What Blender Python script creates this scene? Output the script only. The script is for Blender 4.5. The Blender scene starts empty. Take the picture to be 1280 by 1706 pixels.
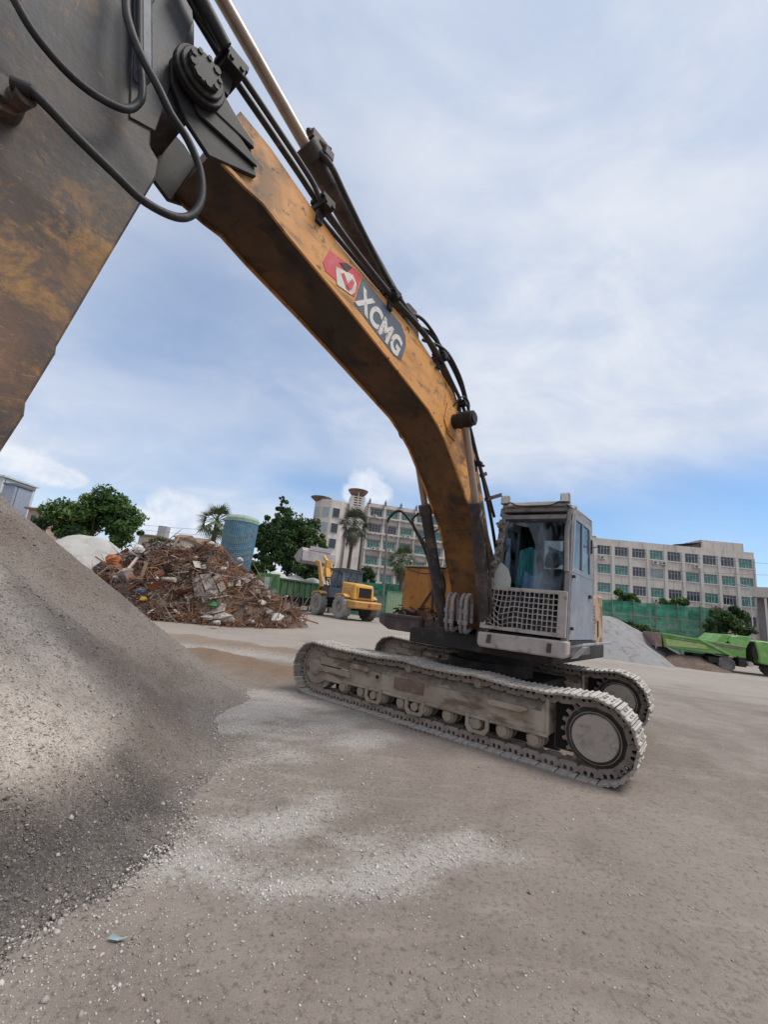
import bpy, bmesh, math, random
import numpy as np
from mathutils import Matrix, Vector
random.seed(7); rng = np.random.default_rng(11)
R = math.radians
scene = bpy.context.scene
C = scene.collection

# ------------------------------------------------------------------ camera
F_PX, ROLL, TANP, CAM_H = 700.0, 0.1064, 0.217, 1.75
_p = math.atan(TANP)
_f = Vector((0, math.cos(_p), math.sin(_p))); _r0 = Vector((1, 0, 0)); _u0 = Vector((0, -math.sin(_p), math.cos(_p)))
CR = _r0*math.cos(ROLL) + _u0*math.sin(ROLL); CU = _u0*math.cos(ROLL) - _r0*math.sin(ROLL)
CAM = Vector((0, 0, CAM_H))
cd = bpy.data.cameras.new('camera'); cam = bpy.data.objects.new('camera', cd); C.objects.link(cam)
cd.sensor_fit = 'VERTICAL'; cd.sensor_height = 36.0; cd.lens = F_PX/1706*36; cd.clip_start = .05; cd.clip_end = 3000
cam.matrix_world = Matrix(((CR.x, CU.x, -_f.x, 0), (CR.y, CU.y, -_f.y, 0), (CR.z, CU.z, -_f.z, CAM_H), (0, 0, 0, 1)))
scene.camera = cam

def ray(px, py):
    return (_f + CR*((px-640)/F_PX) + CU*((853-py)/F_PX)).normalized()
def at(px, py, Y):
    """the point of the place seen at that pixel of the photograph, Y metres ahead"""
    d = ray(px, py); return CAM + d*(Y/d.y)

# ------------------------------------------------------------------ light and sky
SUN_AZ, SUN_EL = R(104), R(60)      # azimuth from +Y towards +X
SUNV = Vector((math.sin(SUN_AZ)*math.cos(SUN_EL), math.cos(SUN_AZ)*math.cos(SUN_EL), math.sin(SUN_EL)))
sl = bpy.data.lights.new('sun', 'SUN'); sl.energy = 1.9; sl.angle = R(24); sl.color = (1, .95, .88)
so = bpy.data.objects.new('sun', sl); C.objects.link(so); so.rotation_euler = SUNV.to_track_quat('Z', 'Y').to_euler()
scene.view_settings.view_transform = 'Standard'; scene.view_settings.look = 'None'
scene.view_settings.exposure = 0.6; scene.view_settings.gamma = 1.0; scene.view_settings.use_curve_mapping = False

world = bpy.data.worlds.new('World'); scene.world = world; world.use_nodes = True
class NT:
    """small helper for writing node trees as expressions"""
    def __init__(s, tree): s.t = tree; s.n = tree.nodes; s.l = tree.links
    def new(s, typ, **kw):
        n = s.n.new(typ)
        for k, v in kw.items(): setattr(n, k, v)
        return n
    def put(s, sock, v):
        if isinstance(v, bpy.types.NodeSocket): s.l.new(v, sock)
        elif v is not None:
            if hasattr(sock.default_value, '__len__') and not hasattr(v, '__len__'): sock.default_value = [v]*len(sock.default_value)
            elif hasattr(sock.default_value, '__len__') and len(sock.default_value) == 4 and len(v) == 3: sock.default_value = (*v, 1)
            else: sock.default_value = v
    def math(s, op, a, b=None, c=None, clamp=False):
        n = s.new('ShaderNodeMath', operation=op, use_clamp=clamp)
        for i, v in enumerate((a, b, c)): s.put(n.inputs[i], v)
        return n.outputs[0]
    def vmath(s, op, a, b=None):
        n = s.new('ShaderNodeVectorMath', operation=op); s.put(n.inputs[0], a)
        if b is not None: s.put(n.inputs[1], b)
        return n.outputs[0]
    def rng(s, v, a, b, c=0, d=1, smooth=True):
        n = s.new('ShaderNodeMapRange', interpolation_type='SMOOTHSTEP' if smooth else 'LINEAR')
        for i, q in enumerate((v, a, b, c, d)): s.put(n.inputs[i], q)
        return n.outputs[0]
    def mix(s, f, a, b, mode='MIX'):
        n = s.new('ShaderNodeMix', data_type='RGBA', blend_type=mode)
        s.put(n.inputs[0], f); s.put(n.inputs[6], a); s.put(n.inputs[7], b); return n.outputs[2]
    def noise(s, vec, scale, detail=4, rough=.55, dist=0, out=0):
        n = s.new('ShaderNodeTexNoise'); s.put(n.inputs['Vector'], vec)
        n.inputs['Scale'].default_value = scale; n.inputs['Detail'].default_value = detail
        n.inputs['Roughness'].default_value = rough; n.inputs['Distortion'].default_value = dist
        return n.outputs[out]
    def scale(s, vec, xyz): return s.vmath('MULTIPLY', vec, xyz)
    def sep(s, vec):
        n = s.new('ShaderNodeSeparateXYZ'); s.put(n.inputs[0], vec); return n.outputs
    def attr(s, name, out='Fac'):
        n = s.new('ShaderNodeAttribute', attribute_name=name); return n.outputs[out]

def build_world():
    t = NT(world.node_tree); t.n.clear()
    out = t.new('ShaderNodeOutputWorld'); bg = t.new('ShaderNodeBackground')
    sky = t.new('ShaderNodeTexSky', sky_type='NISHITA'); sky.sun_disc = False
    sky.sun_elevation = SUN_EL; sky.sun_rotation = SUN_AZ; sky.altitude = 0; sky.air_density = 1.0; sky.dust_density = 1.0; sky.ozone_density = 1.5
    d = t.new('ShaderNodeTexCoord').outputs['Generated']
    x, y, z = t.sep(d)
    az = t.math('ARCTAN2', x, y); el = t.math('ARCSINE', z)
    zz = t.math('ADD', t.math('MAXIMUM', z, 0.0), .5)
    comb = t.new('ShaderNodeCombineXYZ'); t.put(comb.inputs[0], t.math('DIVIDE', x, zz)); t.put(comb.inputs[1], t.math('DIVIDE', y, zz))
    pv = comb.outputs[0]
    n1 = t.noise(t.scale(pv, (.75, 1.1, 1)), .8, 5, .5, .3)
    n2 = t.noise(t.scale(d, (1.2, 1.2, 3.2)), 2.2, 5, .52, .5)
    n3 = t.noise(t.scale(pv, (2.2, 3.4, 1)), 2.0, 6, .6, .5)
    def blob(a0, e0, sa, se, soft, warp=None, amt=0.0):
        A = t.math('DIVIDE', t.math('SUBTRACT', az, a0), sa); E_ = t.math('DIVIDE', t.math('SUBTRACT', el, e0), se)
        r2 = t.math('ADD', t.math('MULTIPLY', A, A), t.math('MULTIPLY', E_, E_))
        rr = t.math('SQRT', r2)
        if warp is not None: rr = t.math('ADD', rr, t.math('MULTIPLY', t.math('SUBTRACT', warp, .5), amt))
        return t.rng(rr, 1.0-soft, 1.0+soft, 1, 0)
    gaps = GAPS; cover = t.rng(t.math('ADD', t.math('MULTIPLY', n1, .6), t.math('MULTIPLY', n2, .4)), .30, .56, .80, 1.0)
    for a0, e0, sa, se, soft, k in gaps:
        g = blob(a0, e0, sa, se, soft, n1, 1.1)
        cover = t.math('SUBTRACT', cover, t.math('MULTIPLY', g, k))
    cover = t.math('MAXIMUM', cover, 0.0)
    # pale veil, thicker patches a little greyer and lighter ones whiter
    veil = t.mix(t.rng(t.math('ADD', t.math('MULTIPLY', n2, .6), t.math('MULTIPLY', n3, .4)), .38, .62), VEIL_A, VEIL_B)
    veil = t.mix(t.math('MULTIPLY', t.rng(t.math('ADD', t.math('MULTIPLY', n1, .65), t.math('MULTIPLY', n3, .35)), .46, .66), .85), veil, VEIL_C)
    blue = t.mix(1.0, sky.outputs[0], SKY_TINT, 'MULTIPLY')
    col = t.mix(cover, blue, veil)
    # cumulus heads near the horizon
    nz = t.noise(t.scale(d, (1, 1, 1.15)), 17, 7, .62, .2)
    nf = t.noise(d, 42, 5, .6)
    tot = None
    for a0, e0, sa, se in CUMULUS:
        b = blob(a0, e0, sa, se, .34, nz, 2.1)
        tot = b if tot is None else t.math('MAXIMUM', tot, b)
    cu = t.mix(t.rng(t.math('ADD', t.math('MULTIPLY', nz, .6), t.math('MULTIPLY', nf, .4)), .36, .6), (4.6, 5.1, 6.0), (6.0, 6.2, 6.55))
    col = t.mix(t.math('MULTIPLY', tot, .8), col, cu)
    t.put(bg.inputs[0], col); bg.inputs[1].default_value = .1
    t.l.new(bg.outputs[0], out.inputs[0])

def azel(px, py):
    d = ray(px, py); return math.atan2(d.x, d.y), math.asin(d.z)
def cum(px, py, rx, ry):
    a, e = azel(px, py); return (a, e, rx/F_PX, ry/F_PX)
GAPS = [(*azel(1180, 905), .52, .15, .5, .85), (*azel(640, 835), .30, .06, .6, .55), (*azel(420, 560), .40, .30, .8, .46), (*azel(80, 840), .4, .05, .6, .4)]
CUMULUS = [cum(612, 806, 26, 22), cum(628, 822, 22, 26), cum(590, 822, 20, 14), cum(292, 850, 40, 24), cum(255, 868, 50, 20), cum(335, 872, 30, 18), cum(30, 765, 45, 18), cum(85, 790, 40, 14)]
VEIL_A, VEIL_B, VEIL_C = (3.95, 4.5, 5.5), (4.75, 5.1, 5.8), (5.9, 6.05, 6.4)
SKY_TINT = (.80, .98, 1.12)
build_world()

# ------------------------------------------------------------------ mesh helper
def catmull(pts, k=6):
    P = [Vector(p) for p in pts]; P = [P[0]*2-P[1]] + P + [P[-1]*2-P[-2]]; o = []
    for i in range(1, len(P)-2):
        a, b, c, d = P[i-1:i+3]
        for j in range(k):
            t = j/k; o.append(.5*((2*b)+(c-a)*t+(2*a-5*b+4*c-d)*t*t+(3*b-a-3*c+d)*t**3))
    o.append(P[-2]); return o
class MB:
    def __init__(s): s.v = []; s.f = []; s.m = []; s.sm = []
    def add(s, vs, fs, mi=0, smooth=False):
        b = len(s.v); s.v += [tuple(q) for q in vs]
        for q in fs: s.f.append([i+b for i in q]); s.m.append(mi); s.sm.append(smooth)
        return s
    def hexa(s, P, mi=0):      # bottom 4 ccw, top 4 ccw
        return s.add(P, [(3,2,1,0),(4,5,6,7),(0,1,5,4),(1,2,6,5),(2,3,7,6),(3,0,4,7)], mi)
    def box(s, x0, x1, y0, y1, z0, z1, mi=0):
        return s.hexa([(x0,y0,z0),(x1,y0,z0),(x1,y1,z0),(x0,y1,z0),(x0,y0,z1),(x1,y0,z1),(x1,y1,z1),(x0,y1,z1)], mi)
    def obox(s, c, size, M, mi=0):
        a, b, d = (q/2 for q in size); c = Vector(c)
        return s.hexa([c+M@Vector(q) for q in ((-a,-b,-d),(a,-b,-d),(a,b,-d),(-a,b,-d),(-a,-b,d),(a,-b,d),(a,b,d),(-a,b,d))], mi)
    def beam(s, p0, p1, w, h, mi=0):
        p0 = Vector(p0); p1 = Vector(p1); d = p1-p0; L = d.length; d.normalize()
        up = Vector((0,0,1)) if abs(d.z) < .95 else Vector((0,1,0))
        y = up.cross(d).normalized(); z = d.cross(y)
        return s.obox((p0+p1)/2, (L, w, h), Matrix((d, y, z)).transposed(), mi)
    def prism(s, poly, a, b, ax='y', mi=0, edge=None):
        """polygon extruded; ax y: poly is (x,z); ax x: poly is (y,z); ax z: poly is (x,y)"""
        g = {'y': lambda p, t: (p[0], t, p[1]), 'x': lambda p, t: (t, p[0], p[1]), 'z': lambda p, t: (p[0], p[1], t)}[ax]
        n = len(poly); b0 = len(s.v); s.v += [g(p, a) for p in poly] + [g(p, b) for p in poly]
        s.f.append([b0+i for i in range(n)][::-1]); s.f.append([b0+n+i for i in range(n)]); s.m += [mi, mi]; s.sm += [False, False]
        for i in range(n):
            j = (i+1) % n; s.f.append([b0+i, b0+j, b0+n+j, b0+n+i]); s.m.append(mi if edge is None else edge(i)); s.sm.append(False)
        return s
    def tube(s, pts, r, n=8, mi=0, caps=True, r1=None):
        P = [Vector(p) for p in pts]; N = len(P); b0 = len(s.v); prev = None
        for i, p in enumerate(P):
            t = (P[min(i+1, N-1)]-P[max(i-1, 0)]).normalized()
            if prev is None:
                prev = t.orthogonal().normalized()
            a = (prev - t*prev.dot(t)); a = a.normalized() if a.length > 1e-6 else t.orthogonal().normalized(); prev = a; c = t.cross(a)
            rr = r if r1 is None else r+(r1-r)*i/max(N-1, 1)
            for k in range(n):
                q = 2*math.pi*k/n; s.v.append(tuple(p+a*(math.cos(q)*rr)+c*(math.sin(q)*rr)))
        for i in range(N-1):
            for k in range(n):
                k2 = (k+1) % n; s.f.append([b0+i*n+k, b0+i*n+k2, b0+(i+1)*n+k2, b0+(i+1)*n+k]); s.m.append(mi); s.sm.append(n > 5)
        if caps:
            s.add(s.v[b0:b0+n], [list(range(n))[::-1]], mi); s.add(s.v[b0+(N-1)*n:b0+N*n], [list(range(n))], mi)
        return s
    def cyl(s, p0, p1, r, n=16, mi=0, r1=None): return s.tube([p0, p1], r, n, mi, True, r1)
    def lathe(s, prof, n=20, c=(0,0,0), M=None, mi=0):
        """profile of (radius, height) about z"""
        M = M or Matrix.Identity(3); c = Vector(c); b0 = len(s.v)
        for r, h in prof:
            for k in range(n):
                q = 2*math.pi*k/n; s.v.append(tuple(c+M@Vector((r*math.cos(q), r*math.sin(q), h))))
        for i in range(len(prof)-1):
            for k in range(n):
                k2 = (k+1) % n; s.f.append([b0+i*n+k, b0+i*n+k2, b0+(i+1)*n+k2, b0+(i+1)*n+k]); s.m.append(mi); s.sm.append(False)
        return s
    def mesh(s, name, mats, bevel=0, recalc=True):
        me = bpy.data.meshes.new(name); me.from_pydata(s.v, [], s.f)
        mats = mats if isinstance(mats, (list, tuple)) else [mats]
        for q in mats: me.materials.append(q)
        me.polygons.foreach_set('material_index', s.m); me.polygons.foreach_set('use_smooth', s.sm)
        if bevel or recalc:
            bm = bmesh.new(); bm.from_mesh(me)
            if recalc: bmesh.ops.recalc_face_normals(bm, faces=bm.faces)
            if bevel:
                es = [e for e in bm.edges if e.is_manifold and e.calc_face_angle(0) > .5 and not (e.link_faces[0].smooth and e.link_faces[1].smooth)]
                bmesh.ops.bevel(bm, geom=es, offset=bevel, segments=1, affect='EDGES', clamp_overlap=True)
            bm.to_mesh(me); bm.free()
        me.update(); return me
    def build(s, name, mats, parent=None, M=None, bevel=0, recalc=True):
        return place(name, s.mesh(name, mats, bevel, recalc), parent, M)
W = {}
def wm(o): return W[o.name]
def place(name, me, parent=None, M=None):
    o = bpy.data.objects.new(name, me); C.objects.link(o); M = M.copy() if M is not None else Matrix.Identity(4)
    if parent is not None:
        o.parent = parent; o.matrix_parent_inverse = W[parent.name].inverted()
    o.matrix_basis = M; W[o.name] = M; return o
def tag(o, label=None, cat=None, group=None, kind=None):
    if label: o['label'] = label
    if cat: o['category'] = cat
    if group: o['group'] = group
    if kind: o['kind'] = kind
    return o
def thing(name, label, cat, loc=(0,0,0), rz=0, group=None, M=None):
    o = bpy.data.objects.new(name, None); C.objects.link(o); o.empty_display_size = .3
    M = M.copy() if M is not None else Matrix.Translation(Vector(loc)) @ Matrix.Rotation(rz, 4, 'Z')
    o.matrix_basis = M; W[o.name] = M; return tag(o, label, cat, group)

# ------------------------------------------------------------------ materials
def mat(name, base, layers=(), rough=.75, metal=0.0, bump=None, spec=.35, coat=0, alpha=None):
    """worn surface: a base colour overlaid with noise-shaped layers of dirt, rust, dust"""
    m = bpy.data.materials.new(name); m.use_nodes = True; t = NT(m.node_tree)
    bs = t.n['Principled BSDF']; co = t.new('ShaderNodeTexCoord').outputs['Object']
    col = base
    if isinstance(base, tuple): 
        rgb = t.new('ShaderNodeRGB'); rgb.outputs[0].default_value = (*base, 1); col = rgb.outputs[0]
    rg = rough
    for L in layers:
        v = t.scale(co, L.get('st', (1,1,1)))
        if L.get('off'): v = t.vmath('ADD', v, (L['off'],)*3)
        f = t.rng(t.noise(v, L['s'], L.get('d', 6), L.get('r', .6), L.get('di', .3)), L['lo'], L['hi'])
        f = t.math('MULTIPLY', f, L.get('amt', 1.0))
        if 'grad' in L:
            ax, a, b = L['grad']; q = t.rng(t.sep(co)[ax], a, b); f = t.math('MULTIPLY', f, q)
        if L.get('up'):   # dust lies on upward faces
            nz = t.sep(t.new('ShaderNodeNewGeometry').outputs['Normal'])[2]
            f = t.math('MULTIPLY', f, t.rng(nz, L['up'][0], L['up'][1]))
        col = t.mix(f, col, L['c'])
        if 'rough' in L:
            mx = t.new('ShaderNodeMix'); t.put(mx.inputs[0], f); t.put(mx.inputs[2], rg); t.put(mx.inputs[3], L['rough']); rg = mx.outputs[0]
    t.put(bs.inputs['Base Color'], col); t.put(bs.inputs['Roughness'], rg); bs.inputs['Metallic'].default_value = metal
    bs.inputs['Specular IOR Level'].default_value = spec
    if coat: bs.inputs['Coat Weight'].default_value = coat
    if bump:
        b = t.new('ShaderNodeBump'); b.inputs['Strength'].default_value = bump[1]; b.inputs['Distance'].default_value = bump[2] if len(bump) > 2 else .02
        t.put(b.inputs['Height'], t.noise(co, bump[0], 6, .65)); t.l.new(b.outputs[0], bs.inputs['Normal'])
    return m
DUST = (.34, .295, .25)
# ------------------------------------------------------------------ terrain
def vnoise(x, y, seed=0):
    xi = np.floor(x).astype(np.int64); yi = np.floor(y).astype(np.int64); fx = x-xi; fy = y-yi
    fx = fx*fx*(3-2*fx); fy = fy*fy*(3-2*fy)
    def h(a, b):
        n = (a*374761393 + b*668265263 + seed*974634777) & 0x7fffffff
        n = ((n ^ (n >> 13))*1274126177) & 0x7fffffff
        return ((n ^ (n >> 16)) & 0xffff)/65535.0
    return (h(xi,yi)*(1-fx)+h(xi+1,yi)*fx)*(1-fy)+(h(xi,yi+1)*(1-fx)+h(xi+1,yi+1)*fx)*fy
def fbm(x, y, o=4, seed=0):
    s = 0; a = .5; t = 0
    for i in range(o): s = s+a*vnoise(x*2**i, y*2**i, seed+i); t += a; a *= .5
    return s/t
def ss(a, b, x):
    t = np.clip((x-a)/(b-a), 0, 1); return t*t*(3-2*t)
def segd(x, y, a, b):
    ax, ay = a; bx, by = b; dx, dy = bx-ax, by-ay
    t = np.clip(((x-ax)*dx+(y-ay)*dy)/(dx*dx+dy*dy), 0, 1); return np.hypot(x-ax-t*dx, y-ay-t*dy)
def berm_mask(x, y):
    a = np.exp(-(segd(x, y, (-6.5, 13.6), (-1.9, 12.6))/.55)**2); b = np.exp(-(segd(x, y, (-4.2, 10.9), (-1.7, 9.6))/.75)**2)
    return np.maximum(a, b)
RUTS = [[(1.6,1.6),(3.6,3.1),(6.4,6.0),(8.6,10.5),(9.4,16)],[(2.9,1.2),(5.0,2.7),(8.0,5.6),(10.4,10.2),(11.4,16)],[(-2.4,15),(3,14.2),(9,13.2),(18,12.5)],[(-2.4,16.8),(3,16),(9,15),(18,14.4)]]
def ruts(x, y):
    m = np.zeros_like(x)
    for P in RUTS:
        d = np.min([segd(x+.12*np.sin(y*1.3), y, a, b) for a, b in zip(P, P[1:])], 0); m = np.maximum(m, np.exp(-(d/.24)**2))
    return m
def hz(x, y):
    x = np.asarray(x, float); y = np.asarray(y, float)
    h = .25*ss(14, 24, y)*ss(9, 2, x) - .12*ss(13, 19, x)*ss(15, 22, y)
    h = h + .12*np.exp(-((x-4.6)**2+(y-7.9)**2)/2.2**2)
    rt_ = ruts(x, y); h = h-.022*rt_*(.6+.8*fbm(x*4, y*4, 2, 71))
    near = ss(60, 30, np.hypot(x, y))
    bm_ = berm_mask(x, y)
    h = h + bm_*(.10+.20*fbm(x*1.7, y*1.7, 3, 5))*ss(8.4, 9.4, y)
    h = h + near*(.05*(fbm(x*.5, y*.5, 3, 2)-.5) + .022*(fbm(x*2.6, y*2.6, 3, 9)-.5))
    return h
def patch(x, y):
    """pale spilled gravel"""
    wx = .55*(fbm(x*1.1, y*1.1, 4, 21)-.5)+.22*(fbm(x*3.7, y*3.7, 3, 22)-.5); wy = .55*(fbm(x*1.1, y*1.1, 4, 23)-.5)+.22*(fbm(x*3.7, y*3.7, 3, 24)-.5)
    X, Y = x+wx, y+wy; m = np.zeros_like(X)
    for cx, cy, rx, ry, k in ((-1.35,7.3,1.15,.95,1.7),(-.5,6.75,1.1,.8,1.7),(-1.4,6.2,.9,.9,1.3),(-.1,6.2,.7,.5,.7),(-.40,4.40,.55,.50,.95),(-.62,3.75,.50,.45,.95),(-.95,3.15,.55,.32,.95),(-.36,3.05,.50,.26,1.15),(.16,3.18,.55,.25,1.2),(.62,3.40,.45,.22,1.0),(1.0,3.65,.40,.2,.7),(.1,3.75,.7,.2,.65),(-.9,5.3,.5,.7,.6),(.3,5.0,.6,.4,.35),(1.88,3.42,.12,.09,.85),(1.78,3.72,.2,.1,.5),(-1.2,4.6,.25,.9,.5),(2.9,4.1,.5,.15,.2)):
        m = m+k*np.exp(-(((X-cx)/rx)**2+((Y-cy)/ry)**2)*1.1)
    k = np.exp(-(segd(x, y, (14, 23.5), (32, 26))/2.2)**2)*.8
    a = b = c = d = e = np.minimum(m, 1.45)
    m = np.clip(np.maximum.reduce([a, b, c, d, e, k]), 0, 1.45)
    return m*np.clip(.25+1.4*fbm(x*3.1, y*3.1, 4, 33), 0, 1.15)*np.clip(-.45+2.5*fbm(x*1.3+y*.5, y*2.6-x*.6, 4, 35), .32, 1)
def grid_axis(lo, hi, d0, d1, step, grow=1.09):
    a = list(np.arange(d0, d1, step)); s = step; x = d0
    while x > lo: s *= grow; x -= s; a.insert(0, x)
    s = step; x = a[-1]
    while x < hi: s *= grow; x += s; a.append(x)
    return np.array(a)
def sheet(name, X, Y, Z, m, attrs=None, smooth=True, parent=None):
    ny, nx = X.shape; me = bpy.data.meshes.new(name)
    i = np.arange(nx*ny).reshape(ny, nx)
    q = np.stack([i[:-1,:-1], i[:-1,1:], i[1:,1:], i[1:,:-1]], -1).reshape(-1, 4)
    me.vertices.add(nx*ny); me.vertices.foreach_set('co', np.stack([X, Y, Z], -1).ravel().astype(np.float32))
    me.loops.add(q.size); me.loops.foreach_set('vertex_index', q.ravel().astype(np.int32))
    me.polygons.add(len(q)); me.polygons.foreach_set('loop_start', (np.arange(len(q))*4).astype(np.int32))
    me.polygons.foreach_set('use_smooth', np.full(len(q), smooth)); me.materials.append(m)
    for k, v in (attrs or {}).items():
        me.attributes.new(k, 'FLOAT', 'POINT').data.foreach_set('value', v.ravel().astype(np.float32))
    me.update(calc_edges=True); me.validate(); return place(name, me, parent)

def ground_mat(name, dirt_a, dirt_b, soil, pale, speck=True):
    m = bpy.data.materials.new(name); m.use_nodes = True; t = NT(m.node_tree); bs = t.n['Principled BSDF']
    co = t.new('ShaderNodeTexCoord').outputs['Object']
    big = t.noise(co, .35, 6, .6, .6); mid = t.noise(co, 2.2, 7, .65, .4); fine = t.noise(co, 26, 5, .7); gr = t.noise(co, 120, 3, .7)
    col = t.mix(t.rng(big, .38, .62), dirt_a, dirt_b)
    col = t.mix(t.math('MULTIPLY', t.rng(mid, .45, .75), .45), col, (.288, .247, .213))
    col = t.mix(t.math('MULTIPLY', t.rng(mid, .5, .28), .4), col, (.155, .125, .104))
    track = t.noise(t.scale(co, (.5, 3.5, 1)), 1.3, 5, .6, 1.0)
    col = t.mix(t.math('MULTIPLY', t.rng(track, .52, .68), .35), col, (.315, .27, .232))
    col = t.mix(t.math('MULTIPLY', t.attr('soil'), t.rng(mid, .2, .55, .4, 1)), col, soil)
    wisp = t.noise(t.scale(co, (1, 1.6, 1)), 4.5, 8, .72, .8)
    pm = t.rng(t.math('ADD', t.attr('pale'), t.math('ADD', t.math('MULTIPLY', t.math('SUBTRACT', wisp, .5), 1.0), t.math('MULTIPLY', t.math('SUBTRACT', fine, .5), 1.1))), .10, 1.35, 0, .85)
    pm = t.math('MULTIPLY', pm, t.rng(t.attr('pale'), .02, .2))
    col = t.mix(pm, col, pale)
    col = t.mix(t.math('MULTIPLY', t.attr('yard'), .75), col, (.35, .308, .270))
    tread = t.noise(t.scale(co, (5, 5, 1)), 2.2, 3, .6, 1.5)
    col = t.mix(t.math('MULTIPLY', t.attr('worn'), t.rng(tread, .35, .65, .25, .75)), col, (.150, .122, .100))
    # grain: dark gaps and pale chips
    col = t.mix(t.math('MULTIPLY', t.rng(fine, .5, .34), .5), col, (.07, .058, .05))
    col = t.mix(t.math('MULTIPLY', t.rng(gr, .56, .72), .45), col, (.40, .36, .33))
    col = t.mix(t.math('MULTIPLY', t.rng(gr, .44, .3), .4), col, (.06, .05, .045))
    t.put(bs.inputs['Base Color'], col); bs.inputs['Roughness'].default_value = .92; bs.inputs['Specular IOR Level'].default_value = .2
    b = t.new('ShaderNodeBump'); b.inputs['Strength'].default_value = .7; b.inputs['Distance'].default_value = .03
    t.put(b.inputs['Height'], t.math('ADD', t.math('MULTIPLY', mid, .7), t.math('ADD', t.math('MULTIPLY', fine, .35), t.math('MULTIPLY', gr, .12))))
    t.l.new(b.outputs[0], bs.inputs['Normal']); return m
GROUND = ground_mat('yard_dirt', (.244, .208, .180), (.182, .151, .128), (.185, .122, .080), (.40, .370, .340))
gx = grid_axis(-900, 900, -7, 8, .085, 1.10); gy = grid_axis(-200, 1500, 1.3, 15, .085, 1.08)
X, Y = np.meshgrid(gx, gy); Z = hz(X, Y)
yard = ss(11, 15, Y)*ss(60, 40, Y)*.9*np.clip(.4+fbm(X*.25, Y*.6, 3, 77), 0, 1)
strip = np.exp(-(segd(X, Y, (-5.2, 12.4), (-2.0, 11.9))/.5)**2)
soil = np.clip(berm_mask(X, Y)*1.1, 0, 1)
ground = sheet('ground', X, Y, Z, GROUND, dict(worn=ruts(X, Y)*np.clip(.2+1.2*fbm(X*1.2, Y*1.2, 3, 44), 0, 1), pale=np.clip(patch(X, Y)+strip*.8, 0, 1), soil=soil, yard=yard*(1-strip)))
tag(ground, 'bare grey brown yard dirt with pale spilled gravel and soil ruts', kind='structure')

# ------------------------------------------------------------------ stones
OCT = np.array([(1,0,0),(-1,0,0),(0,1,0),(0,-1,0),(0,0,1),(0,0,-1)], float)
OCTF = np.array([(0,2,4),(2,1,4),(1,3,4),(3,0,4),(2,0,5),(1,2,5),(3,1,5),(0,3,5)])
def stone_mat(name, a, b, c):
    m = bpy.data.materials.new(name); m.use_nodes = True; t = NT(m.node_tree); bs = t.n['Principled BSDF']
    s = t.attr('tint'); col = t.mix(t.rng(s, 0, .55, smooth=False), a, b); col = t.mix(t.rng(s, .55, 1, smooth=False), col, c)
    t.put(bs.inputs['Base Color'], col); bs.inputs['Roughness'].default_value = .9; bs.inputs['Specular IOR Level'].default_value = .2; return m
def stones(name, x, y, z, size, tint, m, label):
    n = len(x); v = np.repeat(OCT[None], n, 0)*(1+.5*(rng.random((n, 6, 1))-.5))
    v = v*(size[:, None, None]*np.stack([rng.uniform(.7, 1.3, n), rng.uniform(.6, 1.1, n), rng.uniform(.45, .85, n)], -1)[:, None, :])
    a = rng.uniform(0, 6.28, n); ca, sa = np.cos(a)[:, None], np.sin(a)[:, None]; tl = rng.normal(0, .5, n)[:, None]
    vx = v[:,:,0]*ca - v[:,:,1]*sa; vy = v[:,:,0]*sa + v[:,:,1]*ca; vz = v[:,:,2] + vx*tl
    co = np.stack([vx+x[:, None], vy+y[:, None], vz+z[:, None]], -1).reshape(-1, 3)
    f = (OCTF[None]+(np.arange(n)*6)[:, None, None]).reshape(-1, 3)
    me = bpy.data.meshes.new(name); me.vertices.add(len(co)); me.vertices.foreach_set('co', co.ravel().astype(np.float32))
    me.loops.add(f.size); me.loops.foreach_set('vertex_index', f.ravel().astype(np.int32))
    me.polygons.add(len(f)); me.polygons.foreach_set('loop_start', (np.arange(len(f))*3).astype(np.int32))
    me.materials.append(m); me.attributes.new('tint', 'FLOAT', 'POINT').data.foreach_set('value', np.repeat(tint, 6).astype(np.float32))
    me.update(calc_edges=True); o = place(name, me); return tag(o, label, kind='stuff')

# big gravel pile on the left, its crest out of the frame
PC = (-8.1, 4.0)
def pile_toe(x, y):
    th = np.arctan2(y-PC[1], x-PC[0]); return 7.12-.60*np.exp(-((th-.34)/.15)**2)+.22*ss(.5, .8, th)+.35*np.sin(th*3+.6)*.5+.42*(fbm(th*5+9, th*0+1, 4, 4)-.5)*2
def pile_h(x, y):
    d = pile_toe(x, y)-np.hypot(x-PC[0], y-PC[1])
    dd = np.clip(d, 0, None); h = .715*(dd-.42*(1-np.exp(-dd/.42)))
    top = 4.7; h = np.where(h > top-.8, top-.8+.8*(1-np.exp(-(h-top+.8)/.8)), h)
    bumpy = .10*(fbm(x*.9, y*.9, 4, 14)-.5) + .05*(fbm(x*3, y*3, 3, 15)-.5)
    dents = -.06*np.exp(-(((x+2.22)/.10)**2+((y-3.66)/.09)**2)) - .05*np.exp(-(((x+2.59)/.11)**2+((y-3.57)/.08)**2))
    run = .05*(fbm(np.arctan2(y-PC[1], x-PC[0])*22, d*.5, 3, 91)-.5)*ss(.3, 1.2, d)
    return np.where(d > 0, h+run+bumpy*np.clip(d, 0, 1)+dents*ss(0, 1, d), d*.25)
def pale_band(x, y):
    d = pile_toe(x, y)-np.hypot(x-PC[0], y-PC[1]); th = np.arctan2(y-PC[1], x-PC[0])
    w = (fbm(x*.8, y*.8, 4, 61)-.5)
    return np.clip(ss(.80, 1.15, d+w*.5)*ss(.10, -.03, th+w*.30-.03*(d-.7))*ss(-.26, -.12, th+w*.26+.02*(d-.7))*np.clip(.55+.9*fbm(x*2.2, y*2.2, 3, 66), 0, 1), 0, 1)
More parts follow.
